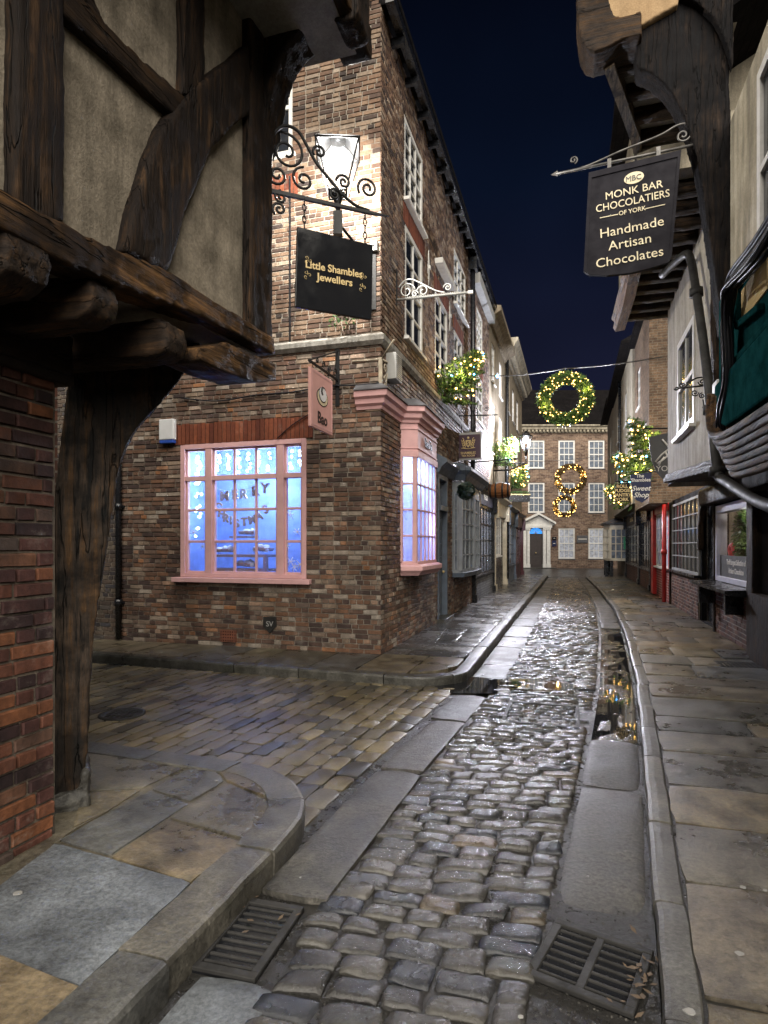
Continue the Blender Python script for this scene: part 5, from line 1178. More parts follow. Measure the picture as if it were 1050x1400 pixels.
m = MB(); m.box(gx1+.04, gx1+.34, -.16, .1, .05, 2.5); o = m.build('door_post', M['tim_z'], ch); weather(o, .02, .02)
m = MB(); m.box(gx1+.3, nearX, -.05, .1, .02, 2.7); m.build('wall', M['tim_blk'], ch); m = MB(); m.box(gx1+.34, gx1+1.2, -.2, -.06, .05, .95); m.build('stall_riser', M['tim_z'], ch)
m = MB(); m.box(gx0-.14, gx0-.02, -.09, .08, .05, 2.5); o = m.build('door_post', M['tim_z'], ch); weather(o, .02, .012)
m = MB(); m.box(gx0-.7, nearX, -.22, .15, 2.32, 2.62); o = m.build('lintel_beam', M['tim_x'], ch); weather(o, .025, .02)
# jettied first floor of the shop
m = MB(); holes(m, xPipe+.02, nearX, 2.55, 6.0, [(RP(1040, 200, O1)[0], RP(1040, 200, O1)[0]+1.5, 3.95, 5.7)], -O1, .14); m.add([(xPipe+.02,-O1,2.55),(nearX,-O1,2.55),(nearX,.1,2.55),(xPipe+.02,.1,2.55)], [(3,2,1,0)]); m.add([(xPipe+.02,-O1,2.5),(xPipe+.02,.5,2.5),(xPipe+.02,.5,6.5),(xPipe+.02,-O1,6.5)], [(3,2,1,0)]); m.build('plaster_panel', M['cream'], ch)
xw = RP(1040, 200, O1)[0]; sash(ch, xw, xw+1.5, 3.95, 5.7, 2, 2, 'white', 'glass', y=-O1-.03, fr=.09, bar=.03)
# the dark oak bracket square to the front
KO = Vector(FR.w(RP(998, 200, O1)[0], O1)[:2]); KB = Fr((KO.x, KO.y), (.955, -.296)); KP = lambda px, py: KB.pix(px, py)
kp = [(868,48),(871,94),(890,101),(908,116),(922,135),(935,160),(944,185),(951,210),(957,236),(962,270),(968,310),(974,350),(981,400),(988,452),(1000,455),(1002,330),(999,220),(997,80),(996,-70),(868,-70)]
def kput(m, name, mat, vox=.02, amp=.02):
    o = m.build(name, M[mat], ch); r = KO-FRo; o.location = (r.dot(FR.u), r.dot(FR.v), 0); o.rotation_euler = (0, 0, KB.rz-FR.rz)
    if vox: weather(o, vox, amp)
    return o
m = MB(); m.prism([KP(*p) for p in kp], -.02, .26); kput(m, 'oak_bracket', 'tim_blk')
m = MB(); m.prism([KP(*p) for p in [(922,-60),(926,4),(950,14),(972,34),(990,70),(1000,110),(1000,-60)]], -.10, -.0); kput(m, 'oak_bracket', 'tim_blk')
m = MB(); m.prism([KP(*p) for p in [(787,-60),(789,40),(793,66),(800,81),(812,86),(828,80),(850,68),(876,62),(876,30),(850,40),(838,36),(824,-10),(820,-60)]], -.16, .25); kput(m, 'jetty_beam', 'tim_x')
m = MB(); m.prism([KP(*p) for p in [(816,-60),(822,0),(836,42),(848,52),(876,44),(925,16),(940,-60)]], -.09, .2); kput(m, 'plaster_panel', 'tan', .03, .01)
pj = [(-.0)]
# second-floor jetty: joists and pale soffit over the street
zj2 = 5.6
def frl(t, w): p = st(w, t)-Vector((FRo.x, FRo.y, 0)); p = Vector((p.x, p.y)); return p.dot(FR.u), p.dot(FR.v)
jt = thing('jettied_storey', 'overhanging upper storeys with rows of dark joists, behind the navy black chocolate sign', 'jetty', FR)
def soffit(fe, zj, wi, t0, t1, step, name='soffit'):
    """pale soffit boards carried on joists square to the street"""
    m = MB(); Pa = [frl(t, w) for t, w in fe]; Pb = [frl(t, wi) for t, w in fe]
    for i in range(len(fe)-1): m.add([(*Pa[i], zj+.15), (*Pa[i+1], zj+.15), (*Pb[i+1], zj+.15), (*Pb[i], zj+.15)], [(0,1,2,3)])
    m.build('soffit', M['soffit'], jt)
    t = t0
    while t < t1:
        a = frl(t, interp(fe, t)+.05); b_ = frl(t, wi); m = MB(); h = .16; ww = .085
        m.add([(a[0]-ww,a[1],zj),(a[0]+ww,a[1],zj),(b_[0]+ww,b_[1],zj),(b_[0]-ww,b_[1],zj),(a[0]-ww,a[1],zj+h),(a[0]+ww,a[1],zj+h),(b_[0]+ww,b_[1],zj+h),(b_[0]-ww,b_[1],zj+h)], [(0,3,2,1),(4,5,6,7),(0,1,5,4),(1,2,6,5),(2,3,7,6),(3,0,4,7)])
        o = m.build('joist', M['tim_y'], jt, fix=True); weather(o, .03, .02); t += step
    return Pa
feN = [(7.3,.36),(8.0,.56),(8.7,.76),(9.4,.90),(10.4,.98)]          # (distance along street, street offset) of the front edges
feR = [(7.4,.80),(9.0,.83),(10.5,.84),(12.0,.80)]
PN2 = soffit(feN, 7.0, 1.66, 7.5, 10.3, .46); PR2 = soffit(feR, zj2, 1.66, 7.7, 11.9, .40)
E1 = PN2[::-1]; E2 = PR2[:0:-1]
m = MB(); m.sweep(E1, [(-.08, 6.96), (.03, 6.94), (.05, 7.05), (.05, 7.18), (-.08, 7.2)]); o = m.build('jetty_beam', M['tim_pale'], jt, fix=True)
m = MB(); m.sweep(E1, [(-.05, 7.2), (.0, 7.2), (.0, 9.4), (-.05, 9.4)]); m.build('wall', M['cream2'], jt, fix=True)
m = MB(); m.sweep(E1, [(-.06, 9.3), (.3, 9.3), (.3, 9.4), (-3, 11), (-3, 10.8)]); m.build('roof', M['roof'], jt, fix=True)
a, b_ = PN2[-1], frl(10.4, 4); m = MB(); m.add([(*a, 7.1), (*b_, 7.1), (*b_, 9.4), (*a, 9.4)], [(0,1,2,3)]); m.build('wall', M['cream2'], jt)
m = MB(); m.sweep(E2, [(-.10, zj2-.06), (.06, zj2-.08), (.10, zj2+.0), (.08, zj2+.10), (.13, zj2+.16), (.02, zj2+.26), (-.10, zj2+.26)]); o = m.build('jetty_beam', M['tim_orange'], jt, fix=True)
m = MB(); m.sweep(E2, [(-.05, zj2+.26), (-.02, zj2+.26), (-.02, 8.2), (-.05, 8.2)]); m.build('wall', M['cream2'], jt, fix=True)
for tt_, in ((12.0,), (9.0,)):
    a, b_ = frl(tt_, interp(feR, tt_)), frl(tt_, 2.3); m = MB(); m.add([(*a, zj2+.1), (*b_, zj2+.1), (*b_, 8.2 if tt_ > 10 else 7.0), (*a, 8.2 if tt_ > 10 else 7.0)], [(0,1,2,3)]); m.build('wall', M['cream2'], jt)
m = MB(); m.sweep(E2, [(-.06, 8.1), (.25, 8.1), (.25, 8.2), (-3, 9.8), (-3, 9.6)]); m.build('roof', M['roof'], jt, fix=True)
# ---- plaster box of the middle house
mh = thing('plastered_house', 'cream plastered house with one white sash window jettied over a lattice shop window', 'house', FR)
zA, zB = 2.76, 2.52                                                  # its sagging underside, far and near
w0 = RP(927, 500, O1)[0]; w1 = RP(950, 500, O1)[0]; wz0 = RP(938, 590, O1)[1]; wz1 = RP(938, 452, O1)[1]
m = MB(); holes(m, xFar, xPipe, 2.62, zj2+.1, [(w0, w1, wz0, wz1)], -O1, .1); m.add([(xFar,-O1,2.6),(xFar,.3,2.6),(xFar,.3,6),(xFar,-O1,6)], [(3,2,1,0)]); m.build('wall', M['cream'], mh)
sash(mh, w0, w1, wz0, wz1, 2, 2, 'white', 'glass', y=-O1-.015, fr=.10, bar=.035, sill=.07)
m = MB()
for dz, d0 in ((0, .06), (.07, .03)):
    P = [(xFar-.08, zA+dz-.08), (xPipe, zB+dz-.08), (xPipe, zB+dz), (xFar-.08, zA+dz)]; m.prism(P, -O1-d0, -O1+.2)
o = m.build('bressummer', M['tim_x'], mh); weather(o, .02, .015)
m = MB(); m.add([(xFar,-O1,2.68),(xPipe,-O1,2.5),(xPipe,.2,2.5),(xFar,.2,2.68)], [(3,2,1,0)]); m.build('soffit', M['tim_x'], mh)
m = MB(); m.prism([(xPipe-.1, 2.6), (xPipe+.12, 2.6), (xPipe+.12, zj2), (xPipe-.1, zj2)], -O1-.05, -O1+.1); o = m.build('corner_post', M['tim_z'], mh); weather(o, .02, .02)
KO2 = Vector(FR.w(RP(925, 350, O1)[0], O1)[:2]); m = MB(); K2 = Fr((KO2.x, KO2.y), (.955, -.296))
m.prism([K2.pix(*p) for p in [(924,358),(926,368),(933,378),(941,386),(947,398),(952,412),(958,412),(958,340),(930,344)]], -.08, .08); o = m.build('console', M['tim_pale'], mh); r = KO2-FRo; o.location = (r.dot(FR.u), r.dot(FR.v), 0); o.rotation_euler = (0, 0, K2.rz-FR.rz); weather(o, .02, .012)
# ground floor: door recess, lattice window and brick plinth
la, lb = RP(920, 720)[0], RP(957, 720)[0]; da, db = lb+.05, gx0-.14
m = MB(); holes(m, la-.15, db, .02, 2.75, [(la, lb, .98, 2.62), (da+.05, db-.02, .08, 2.45)], .01, .1); m.build('wall', M['tim_blk'], mh)
m = MB(); m.box(da, db, .12, .16, .08, 2.5); m.build('door', M['black'], mh)
m = MB(); bricks(m, la, lb, .07, .92, [], y=-.03, seed=14, bh=.072); m.build('brick_plinth', bpy.data.materials['plinth_brick'], mh); m = MB(); m.box(la, lb, -.03, .0, .02, .93); m.build('wall', M['mortar'], mh)
sash(mh, la, lb, .98, 2.62, 7, 5, 'greyp', 'glass', y=-.03, fr=.05, bar=.022, sill=.1, meeting=False, sillmat='black', name='lattice_window')
m = MB(); m.box(la-.12, la, -.08, .1, .05, 2.7); m.build('door_post', M['tim_z'], mh)
m = MB(); m.prism([(da-.02, 1.5), (da+.02, 2.1), (da+.25, 2.45), (da+.55, 2.5), (da+.55, 2.42), (da+.3, 2.3), (da+.12, 2.0), (da+.1, 1.5)], -.06, .05); o = m.build('door_bracket', M['tim_x'], mh); weather(o, .02, .01)
# ---- red fronted shop
ra_, rb_ = RP(896, 740)[0], RP(918, 740)[0]
rh = house('shop_house', 'brown brick house with a red painted shop front, behind the grey shield sign', FR, RP(893, 740)[0], la-.16, 8.0, 'brick_row', [(la-1.7, la-.8, 3.6, 5.0), (la-3.3, la-2.4, 3.6, 5.0), (la-3.3, la-2.4, 5.8, 7.0)], 2.7, d=.55, over=.2)
rx0, rx1 = RP(893, 740)[0], la-.16
m = MB(); m.box(rx0, rx0+.5, -.05, .1, .1, 2.6); m.box(rx0+.62, rx0+1.15, -.14, .1, .1, 2.66); m.box(rx1-.22, rx1-.10, -.06, .1, .95, 2.66); m.box(rx0+1.15, rx1, -.1, .1, 2.5, 2.72); rr = m.build('shopfront', M['red'], rh, .01)
m = MB(); m.box(rx0+.05, rx0+.6, -.065, -.05, .15, 2.4); m.build('door', M['grey'], rh)
sash(rh, rx0+1.17, rx1-.24, .98, 2.5, 3, 4, 'white', 'curtain', y=-.05, fr=.05, bar=.03, sill=.08, meeting=False)
m = MB(); m.box(rx0+1.16, rx1, -.04, .1, .05, .9); m.build('stall_riser', m_brick('red_white_brick', (.34,.05,.04), (.24,.05,.04), (.5,.42,.38)), rh)
rp = thing('drainpipe', 'bright red downpipe on the wall beside the lattice window', 'pipe', FR); m = MB(); x = RP(914, 740)[0]; x = rx1-.06; m.tube([(x, -.18, .1), (x, -.18, 2.66)], .055, 10); m.build('pipe', M['red'], rp); m = MB(); m.lathe([(.075, -.06), (.075, .06)], (x, -.18, 1.42), 10); m.build('pipe_collar', M['red'], rp)
# ---- dark shops, cream bow window
s0, s1 = RP(876, 740)[0], rx0-.03
kh = house('shop_house', 'pale rendered house with dark shop windows on brick stalls, under the sweet shop sign', FR, RP(857.5, 740)[0], s1, 8.2, 'cream2', [(s0+.6, s0+1.4, 3.8, 5.2), (s0-3.4, s0-2.6, 3.8, 5.2), (s0+.6, s0+1.4, 6.0, 7.2), (s0-3.4, s0-2.6, 6.0, 7.2)], 2.95, d=.62, over=.35)
shopfront(kh, s0+.05, s1, 3.0, 'black', None, 4, 'brick_riser', 'black'); shopfront(kh, RP(858, 740)[0], s0, 2.95, 'black', None, 4, 'brick_riser', 'signblk', words='THE SHAMBLES', wm='gold', size=.22)
m = MB(); x = s0-.4; m.tube([(x, -.72, 8), (x, -.72, 3)], .06, 8); m.build('downpipe', M['black'], kh)
e1 = RP(857.5, 740)[0]-.02; e0 = e1-6.5
eh = house('rendered_house', 'cream rendered house with a bow shop window on dark legs, last on the right', FR, e0, e1, 8.6, 'cream2', [(e1-1.6, e1-.8, 3.8, 5.4), (e1-4, e1-3.2, 3.8, 5.4), (e1-1.6, e1-.8, 6.2, 7.4), (e1-4, e1-3.2, 6.2, 7.4)], 2.9, d=.55, over=.4)
bwp = [(e1-3.4, .0), (e1-3.2, -.75), (e1-2.6, -.95), (e1-1.2, -.95), (e1-.6, -.75), (e1-.4, .0)]
m = MB(); ring(bwp, -.1, .0, 2.35, 2.6, m); ring(bwp, -.1, .0, .82, .95, m)
for x, y in bwp[1:-1]: m.box(x-.05, x+.05, y-.02, y+.08, .9, 2.4)
for a_, b_ in zip(bwp, bwp[1:]):
    for f in (.33, .67): x, y = lerp(a_[0], b_[0], f), lerp(a_[1], b_[1], f); m.box(x-.018, x+.018, y, y+.05, .95, 2.36)
for j in range(1, 4): z = lerp(.95, 2.36, j/4); ring(bwp, -.06, .0, z-.018, z+.018, m)
bw_ = m.build('bow_window', M['cream_p'], eh, fix=True); m = MB(); ring(bwp, -.05, -.04, .93, 2.4, m); m.build('pane', M['glassb'], bw_, fix=True)
m = MB(); m.sweep(bwp, [(-.5, 2.6), (.14, 2.6), (.16, 2.68), (-.5, 2.95)]); m.build('canopy', M['lead'], bw_, fix=True)
for x, y in bwp[1:-1]: m = MB(); m.box(x-.07, x+.07, y+.02, y+.16, .02, .83); m.build('leg', M['black'], bw_)
m = MB(); m.box(e0, e1, -.02, .2, .02, 2.9); m.build('wall', M['cream2'], eh)
m = MB(); m.box(e1-.05, e1-.0, -.16, -.02, 1.4, 2.0); gs = m.build('green_plate', M['greens'], eh)

# ------------------------------------------------------------------ pipes, cables, green fascia on the right
dp = thing('drainpipe', 'long grey black downpipe on the jetty corner, bending away below the plaster box', 'pipe', FR)
xp = RP(968, 500, O1+.1)[0]; a, zt_ = RP(946, 345, O1+.12); c_, zc_ = RP(980, 655, O1+.12)
m = MB(); path = [(a-.9, -O1-.35, zt_+.12), (a-.15, -O1-.18, zt_+.05), (a, -O1-.13, zt_-.12)]
q = [RP(*p, O1+.12) for p in ((952,400),(962,470),(972,560),(980,640))]
path += [(x, -O1-.12, z) for x, z in q]; e_ = q[-1]; path += [(e_[0]+.08, -O1-.11, e_[1]-.10), (e_[0]+.3, -O1-.10, e_[1]-.17)]
q2 = RP(1052, 692, O1+.1); path += [(q2[0], -O1-.1, q2[1]), (q2[0]+1.2, -O1-.1, q2[1]-.05)]
m.tube(smoothline(path, 5), .05, 12); m.build('pipe', M['cast'], dp)
for p in ((952,400),(972,560),(980,645)): m = MB(); x, z = RP(*p, O1+.12); m.lathe([(.08, -.05), (.08, .05)], (x, -O1-.12, z), 12); m.build('pipe_collar', M['cast'], dp)
dp2 = thing('electric_box', 'white and blue meter box fixed beside the grey downpipe on the right', 'box', FR); x, z = RP(985, 548, O1+.1); m = MB(); m.box(x-.1, x+.12, -O1-.16, -O1-.02, z-.22, z+.2); m.build('case', M['plastic'], dp2, .012); m = MB(); m.box(x-.08, x+.10, -O1-.17, -O1-.158, z-.2, z-.05); m.build('label_plate', M['bluep'], dp2)
# dark green oriel sign board with moulded frame, carved console underneath
OG = 1.12
gf = thing('shop_fascia', 'dark green panelled shop fascia with carved scroll bottom, at the right edge', 'fascia', FR)
gp_ = lambda x, y: RP(x, y, OG)
ga = gp_(992, 500)[0]; gzt, gzb = 3.86, 2.72
m = MB(); m.box(ga, ga+4, -OG, -O1+.02, gzb, gzt); m.build('board', M['green'], gf)
m = MB()
for x, w_ in ((ga+.02, .07), (ga+.16, .05), (ga+.27, .04)): m.box(x, x+w_, -OG-.06, -OG, gzb+.35, gzt-.02)
m.box(ga+.4, ga+4, -OG-.05, -OG, gzt-.1, gzt); m.box(ga+.4, ga+4, -OG-.05, -OG, gzb+.4, gzb+.46)
m.prism([(ga+.5, gzb+.75), (ga+.55, gzb+.68), (ga+1.2, gzb+.60), (ga+1.2, gzb+.66), (ga+.58, gzb+.74), (ga+.56, gzb+1.0), (ga+.5, gzb+1.02)], -OG-.05, -OG); m.build('moulding', M['green'], gf, .01)
m = MB(); m.box(ga+.6, ga+1.3, -OG-.012, -OG, gzb+.72, gzt-.16); m.build('gilt_panel', M['gold'], gf)
m = MB(); P = [(ga+.0, gzb+.36), (ga-.05, gzb+.25), (ga-.0, gzb+.10), (ga+.12, gzb-.02), (ga+.4, gzb-.10), (ga+4, gzb-.16), (ga+4, gzb+.38)]; m.prism(P, -OG-.09, -O1); m.build('apron', M['green'], gf, .02)
m = MB()
for i in range(7):
    k = i*.055; m.tube(smoothline([(ga-.08+k*1.3, -OG-.10+k*.35, gzb+.30-k*.5), (ga-.11+k*1.3, -OG-.11+k*.35, gzb+.12-k*.8), (ga+.04+k, -OG-.12+k*.35, gzb-.08-k), (ga+.35, -OG-.12+k*.35, gzb-.17-k), (ga+1.0, -OG-.11+k*.35, gzb-.21-k), (ga+3.5, -OG-.1+k*.35, gzb-.24-k)], 6), .038, 8)
o = m.build('carved_moulding', M['sill_x'], gf)
m = MB(); m.box(ga-.1, ga+4, -OG+.15, -.1, gzb-.62, gzb-.3); o = m.build('beam', M['tim_blk'], gf); weather(o, .03, .02)
# bundle of cables
cb2 = thing('cable_bundle', 'thick bundle of black cables sagging along and down the end of the green fascia', 'cables', FR); R = random.Random(2); m = MB()
for i in range(22):
    o1, o2, o3 = R.uniform(-.06, .06), R.uniform(-.09, .09), R.uniform(-.05, .05)
    x0_, z0_ = RP(1056, 322, OG+.1); x1_, z1__ = RP(1000, 400, OG+.1); x2_, z2_ = RP(994, 445, OG+.1); x3_, z3_ = RP(998, 520, OG+.06); x4_, z4_ = RP(989, 585, OG+.05)
    m.tube(smoothline([(x0_+1.5, -OG-.14+o1, z0_+.05+o2), (x0_, -OG-.14+o1, z0_+o2), (x1_+.1, -OG-.13+o1, z1__+.05+o2*.7), (x1_-.02+o1, -OG-.12+o3, z1__-.06+o1), (x2_+o2, -OG-.11+o3, z2_), (x3_+o2*1.2, -OG-.08+o3, z3_), (x4_+o2, -OG-.06+o3, z4_+o1), (x4_+.02+o1, -O1-.04, z4_-.25)], 5), R.uniform(.009, .016), 6)
m.build('cables', M['cable'], cb2)
# ------------------------------------------------------------------ chocolate sign
q = KB.o-KB.v*.0; S4 = Fr((KO.x, KO.y), (.94, -.34)); s4 = thing('hanging_sign', 'tall navy black chocolate shop board with pale lettering on an iron bar, on the right', 'sign', S4); p4 = lambda x, y: S4.pix(x, y)
k4 = abs(p4(865, 250)[1]-p4(865, 350)[1])/100
bd = [(805,238),(931,207),(918,352),(914,360),(905,363),(885,369),(860,375),(830,378),(806,377),(798,372)]
m = MB(); m.prism([p4(*p) for p in bd], -.02, .02); m.build('board', M['signblk'], s4, .004)
cc = Vector((sum(p4(*p)[0] for p in bd)/len(bd), sum(p4(*p)[1] for p in bd)/len(bd)))
inn = [tuple(cc+(Vector(p4(*p))-cc)*.93) for p in bd]; outp = [p4(*p) for p in bd]
m = MB(); n = len(bd)
for i in range(n):
    a, b_, c_, d_ = outp[i], outp[(i+1)%n], inn[(i+1)%n], inn[i]; m.prism([a, b_, c_, d_], -.032, -.019)
m.build('frame', M['signblk'], s4)
sl = math.atan2(p4(931,207)[1]-p4(805,238)[1], p4(931,207)[0]-p4(805,238)[0])
def t4(s, px, py, size, mat='bun', bold=.0007, sx=1.0):
    x, z = p4(px, py); return text(s, size*k4, M[mat], s4, (x, -.024, z), ext=.003, bold=bold*k4*60, sx=sx, rot=(PI/2, -sl*.9, 0))
m = MB(); x, z = p4(865, 245); m.prism([(x+.012+12.5*k4*math.cos(t_), z+8*k4*math.sin(t_)+12.5*k4*math.cos(t_)*math.tan(sl)*.8) for t_ in [2*PI*j/24 for j in range(24)]], -.026, -.02); m.build('oval_emblem', M['bun'], s4)
o = t4('MBC', 866, 245.5, 10, 'black', 0); o.location.y = -.029
t4('MONK BAR', 866, 262, 14.5, sx=.98, bold=0); t4('CHOCOLATIERS', 864, 277, 14.5, sx=.88, bold=0); t4('OF YORK', 864, 290, 8.5, sx=.95)
m = MB()
for (xa, ya), (xb_, yb) in (((820,299.5),(845,294.5)),((882,287),(909,281))): a, b_ = p4(xa, ya), p4(xb_, yb); m.prism([(a[0], a[1]-.004), (b_[0], b_[1]-.004), (b_[0], b_[1]+.004), (a[0], a[1]+.004)], -.026, -.02)
m.build('rule_line', M['bun'], s4)
t4('Handmade', 863, 313, 18, sx=1.05, bold=-.0003); t4('Artisan', 861, 333, 18, sx=1.05, bold=-.0003); t4('Chocolates', 860, 354, 18, sx=1.05, bold=-.0003)
m = MB(); a, z = p4(760, 238); b_, zb_ = p4(954, 197); m.tube([(a, 0, z), (b_, 0, zb_)], .016, 8); m.prism([(a-.05, z), (a+.02, z+.03), (a+.02, z-.03)], -.01, .01)
lineP(m, p4, [(762,237),(800,228),(850,206),(900,186),(925,172),(940,170),(948,184),(952,200)], .013)
scr(784, 219, 6, -1.2, 1.4, .010, p4, m, k4); scr(934, 185, 10, .5, -1.5, .011, p4, m, k4)
for px, py in ((833,222),(900,206)): x, z = p4(px, py); m.box(x-.02, x+.02, -.025, .025, z-.10, z+.03)
m.build('bracket', M['irong'], s4)

# ------------------------------------------------------------------ scroll bracket by the sash window, shield and smaller signs
x, z = RP(966, 530, O1); B3o = FR.w(x, O1); B3 = Fr((B3o.x, B3o.y), (.955, -.296)); b3 = thing('sign_bracket', 'small black scroll bracket with no sign beside the white sash window on the right', 'bracket', B3); p3 = lambda x, y: B3.pix(x, y); k3 = abs(p3(940, 500)[1]-p3(940, 600)[1])/100
m = MB(); m.tube([(*p3(927, 531)[:1], 0, p3(927, 531)[1]), (0, 0, p3(966, 527)[1])], .011, 6)
for cx, cy, r, a0_, tn in ((960,522,5,PI,1.5),(950,537,5,0,-1.5),(960,541,4,PI*.5,1.5),(932,527,4,0,1.4),(925,531,3,PI,1.3)): scr(cx, cy, r, a0_, tn, .008, p3, m, k3)
lineP(m, p3, [(936,530),(944,522),(952,517),(962,516),(967,520)], .009); lineP(m, p3, [(961,546),(962,553),(961,558)], .008); m.build('scroll', M['iron'], b3)
def plane_at(px, Y, u=(.955, -.296)):
    return Fr(((px-CX)/F*Y, Y), u)
S5 = plane_at(887, 11.9); s5 = thing('hanging_sign', 'grey shield shaped sign with a pale feather quill drawing, half behind the plaster box', 'sign', S5); p5 = S5.pix
m = MB(); m.prism([p5(*p) for p in [(887,598),(930,588),(930,662),(918,661),(906,655),(897,645),(891,630),(888,612)]], -.025, .025); m.build('board', M['signgrey'], s5, .006)
m = MB()
for pts in ([(905,601),(912,609),(916,614)],[(896,632),(904,622),(912,616),(918,612)],[(898,634),(905,630),(913,623),(918,620)],[(900,637),(903,631),(908,625)],[(909,618),(914,626),(917,630)]): m.tube([(*p5(*p)[:1], -.03, p5(*p)[1]) for p in pts], .018, 5)
m.build('quill_emblem', M['pale'], s5); x, z = p5(912, 641); text('YORK', .15, M['pale'], s5, (x, -.03, z))
S6 = plane_at(876, 13.2); s6 = thing('hanging_sign', 'navy sweet shop sign with rounded bottom and white script', 'sign', S6); p6 = S6.pix
m = MB(); m.prism([p6(*p) for p in [(862,649),(891,646),(890,660),(889,672),(885,682),(878,687),(870,684),(865,676),(864,663),(862,661)]], -.02, .02); m.build('board', M['navy'], s6, .004)
for s_, px, py, sz, sh in (('The', 875, 651, .10, 0), ('Shambles', 876, 656.5, .105, 0), ('Sweet', 876, 668, .15, .35), ('Shop', 876, 677, .15, .35)): x, z = p6(px, py); text(s_, sz, M['pale'], s6, (x, -.024, z), shear=sh, bold=.002)
S7 = plane_at(850, 14.4); s7 = thing('hanging_sign', 'square black fudge pantry sign with gold capitals', 'sign', S7); p7 = S7.pix
m = MB(); m.prism([p7(*p) for p in [(841,662),(861,660),(861,686),(841,686)]], -.02, .02); m.build('board', M['signblk'], s7, .004)
for s_, py in (('ROLL', 665), ('FUDGE', 671), ('PANTRY', 677), ('YORK', 683)): x, z = p7(850.5, py); text(s_, .105, M['gold'], s7, (x, -.024, z), bold=.003)
for fr_, px0, px1, py, nm in ((S6, 862, 905, 645, s6), (S7, 841, 885, 658, s7), (S5, 880, 930, 586, s5)):
    m = MB(); a = fr_.pix(px0, py); b_ = fr_.pix(px1, py); m.tube([(a[0], 0, a[1]), (b_[0]+.2, 0, b_[1])], .015, 6); m.build('bracket', M['iron'], nm)

# ------------------------------------------------------------------ left hand hanging things
x, z = FB.pix(618, 580); S8o = FB.w(6.0, 0); S8 = Fr((S8o.x, S8o.y), (.955, -.296)); s8 = thing('hanging_sign', 'aubergine board with a gold crest and S in a grey frame, on the left row', 'sign', S8); p8 = S8.pix
m = MB(); A_, B_, C_, D_ = [p8(*p) for p in ((622,593),(659,590),(659,628),(622,630))]; m.prism([A_, B_, C_, D_], -.025, .025); m.build('frame', M['greyp'], s8, .005)
x0, x1, zb_, zt_ = A_[0]+.035, B_[0]-.035, D_[1]+.045, B_[1]-.06; m = MB(); m.box(x0, x1, -.03, -.02, zb_, zt_); m.build('board', M['purple'], s8)
xm = (x0+x1)/2; zm = lerp(zb_, zt_, .62); hh = zt_-zb_; m = MB(); m.prism([(xm-.06, zm+.08), (xm+.06, zm+.08), (xm+.06, zm-.02), (xm, zm-.09), (xm-.06, zm-.02)], -.036, -.03)
for sg in (-1, 1):
    for i in range(4): m.tube(spiral(xm+sg*(.10+.012*i), zm-.02+.05*(i-1), .05, .012, PI/2, sg*.9, 10, -.036), .009, 4)
    m.tube([(xm, -.036, zm-.12), (xm+sg*.16, -.036, zm-.10)], .009, 4)
m.ball((xm, -.034, zm+.13), .03, seg=6, rings=4, sc=(1, .3, 1)); m.build('crest', M['gold'], s8); text('S', .12, M['purple'], s8, (xm, -.040, zm), bold=.003)
text('SHAMBLES', .075, M['gold'], s8, (xm, -.034, lerp(zb_, zt_, .22)), bold=.001); text('TEA ROOM', .06, M['gold'], s8, (xm, -.034, lerp(zb_, zt_, .1)), bold=.001)
m = MB(); m.tube([(-.05, 0, zt_+.45), (B_[0]+.35, 0, zt_+.42)], .014, 6); m.tube([(-.05, 0, zt_+.95), (.2, 0, zt_+.75), (B_[0]*.7, 0, zt_+.44)], .012, 6)
for i in range(3): m.tube(spiral(.12+.26*i, zt_+.56, .10-.02*i, .02, PI*i, 1.4, 16), .009, 5)
for x in (x0+.12, x1-.12): m.tube([(x, 0, zt_+.44), (x, 0, zt_+.06)], .008, 5)
m.build('bracket', M['iron'], s8)
# round topiary ball, barrel, window box
def at_left(px, py, out, s=None):
    """a point hung out from the left building line"""
    a, z = FB.pix(px, py, out); p = FB.w(a, out); return Vector((p.x, p.y, z)), a
p, a = at_left(637, 671, .55); tb = thing('topiary_ball', 'round dark green topiary ball hanging before the grey bow window', 'topiary', None, loc=tuple(p)); R = random.Random(3); m = MB()
for i in range(900):
    d = Vector((R.gauss(0,1), R.gauss(0,1), R.gauss(0,1))).normalized(); c = d*R.uniform(.13, .175); e1_ = (d.orthogonal()+Vector((R.uniform(-.6,.6),R.uniform(-.6,.6),R.uniform(-.6,.6)))).normalized()*.022; e2_ = d.cross(e1_)*.6+d*.015; m.add([c-e1_, c+e2_, c+e1_, c-e2_], [(0,1,2,3)], 0, R.random())
m.ball((0,0,0), .13); m.build('leaves', m_leaf('box_leaf', (.006,.014,.012), (.02,.04,.03)), tb); m = MB(); m.tube([(0,0,.17),(0,0,.5),(-.25,.08,.62)], .008, 5); m.build('hook', M['iron'], tb)
p, a = at_left(683, 671, .8); br = thing('hanging_barrel', 'brown wooden barrel hung lengthways from a bracket on the left row', 'barrel', None, loc=tuple(p), rz=-.3); m = MB(); m.lathe([(0,-.25),(.15,-.25),(.18,-.14),(.195,0),(.18,.14),(.15,.25),(0,.25)], seg=16, axis='x'); m.build('staves', M['copper'], br); m = MB()
for x in (-.21, -.08, .08, .21): r = .197-.68*x*x; m.lathe([(r+.004, x-.02), (r+.008, x), (r+.004, x+.02)], seg=16, axis='x')
m.build('hoops', M['iron'], br); m = MB(); m.tube([(-.14,0,.17),(-.14,0,.75)], .01, 5); m.tube([(.14,0,.17),(.14,0,.75)], .01, 5); m.tube([(-.9,.25,.75),(.45,-.1,.75)], .014, 6); m.build('bracket', M['iron'], br)
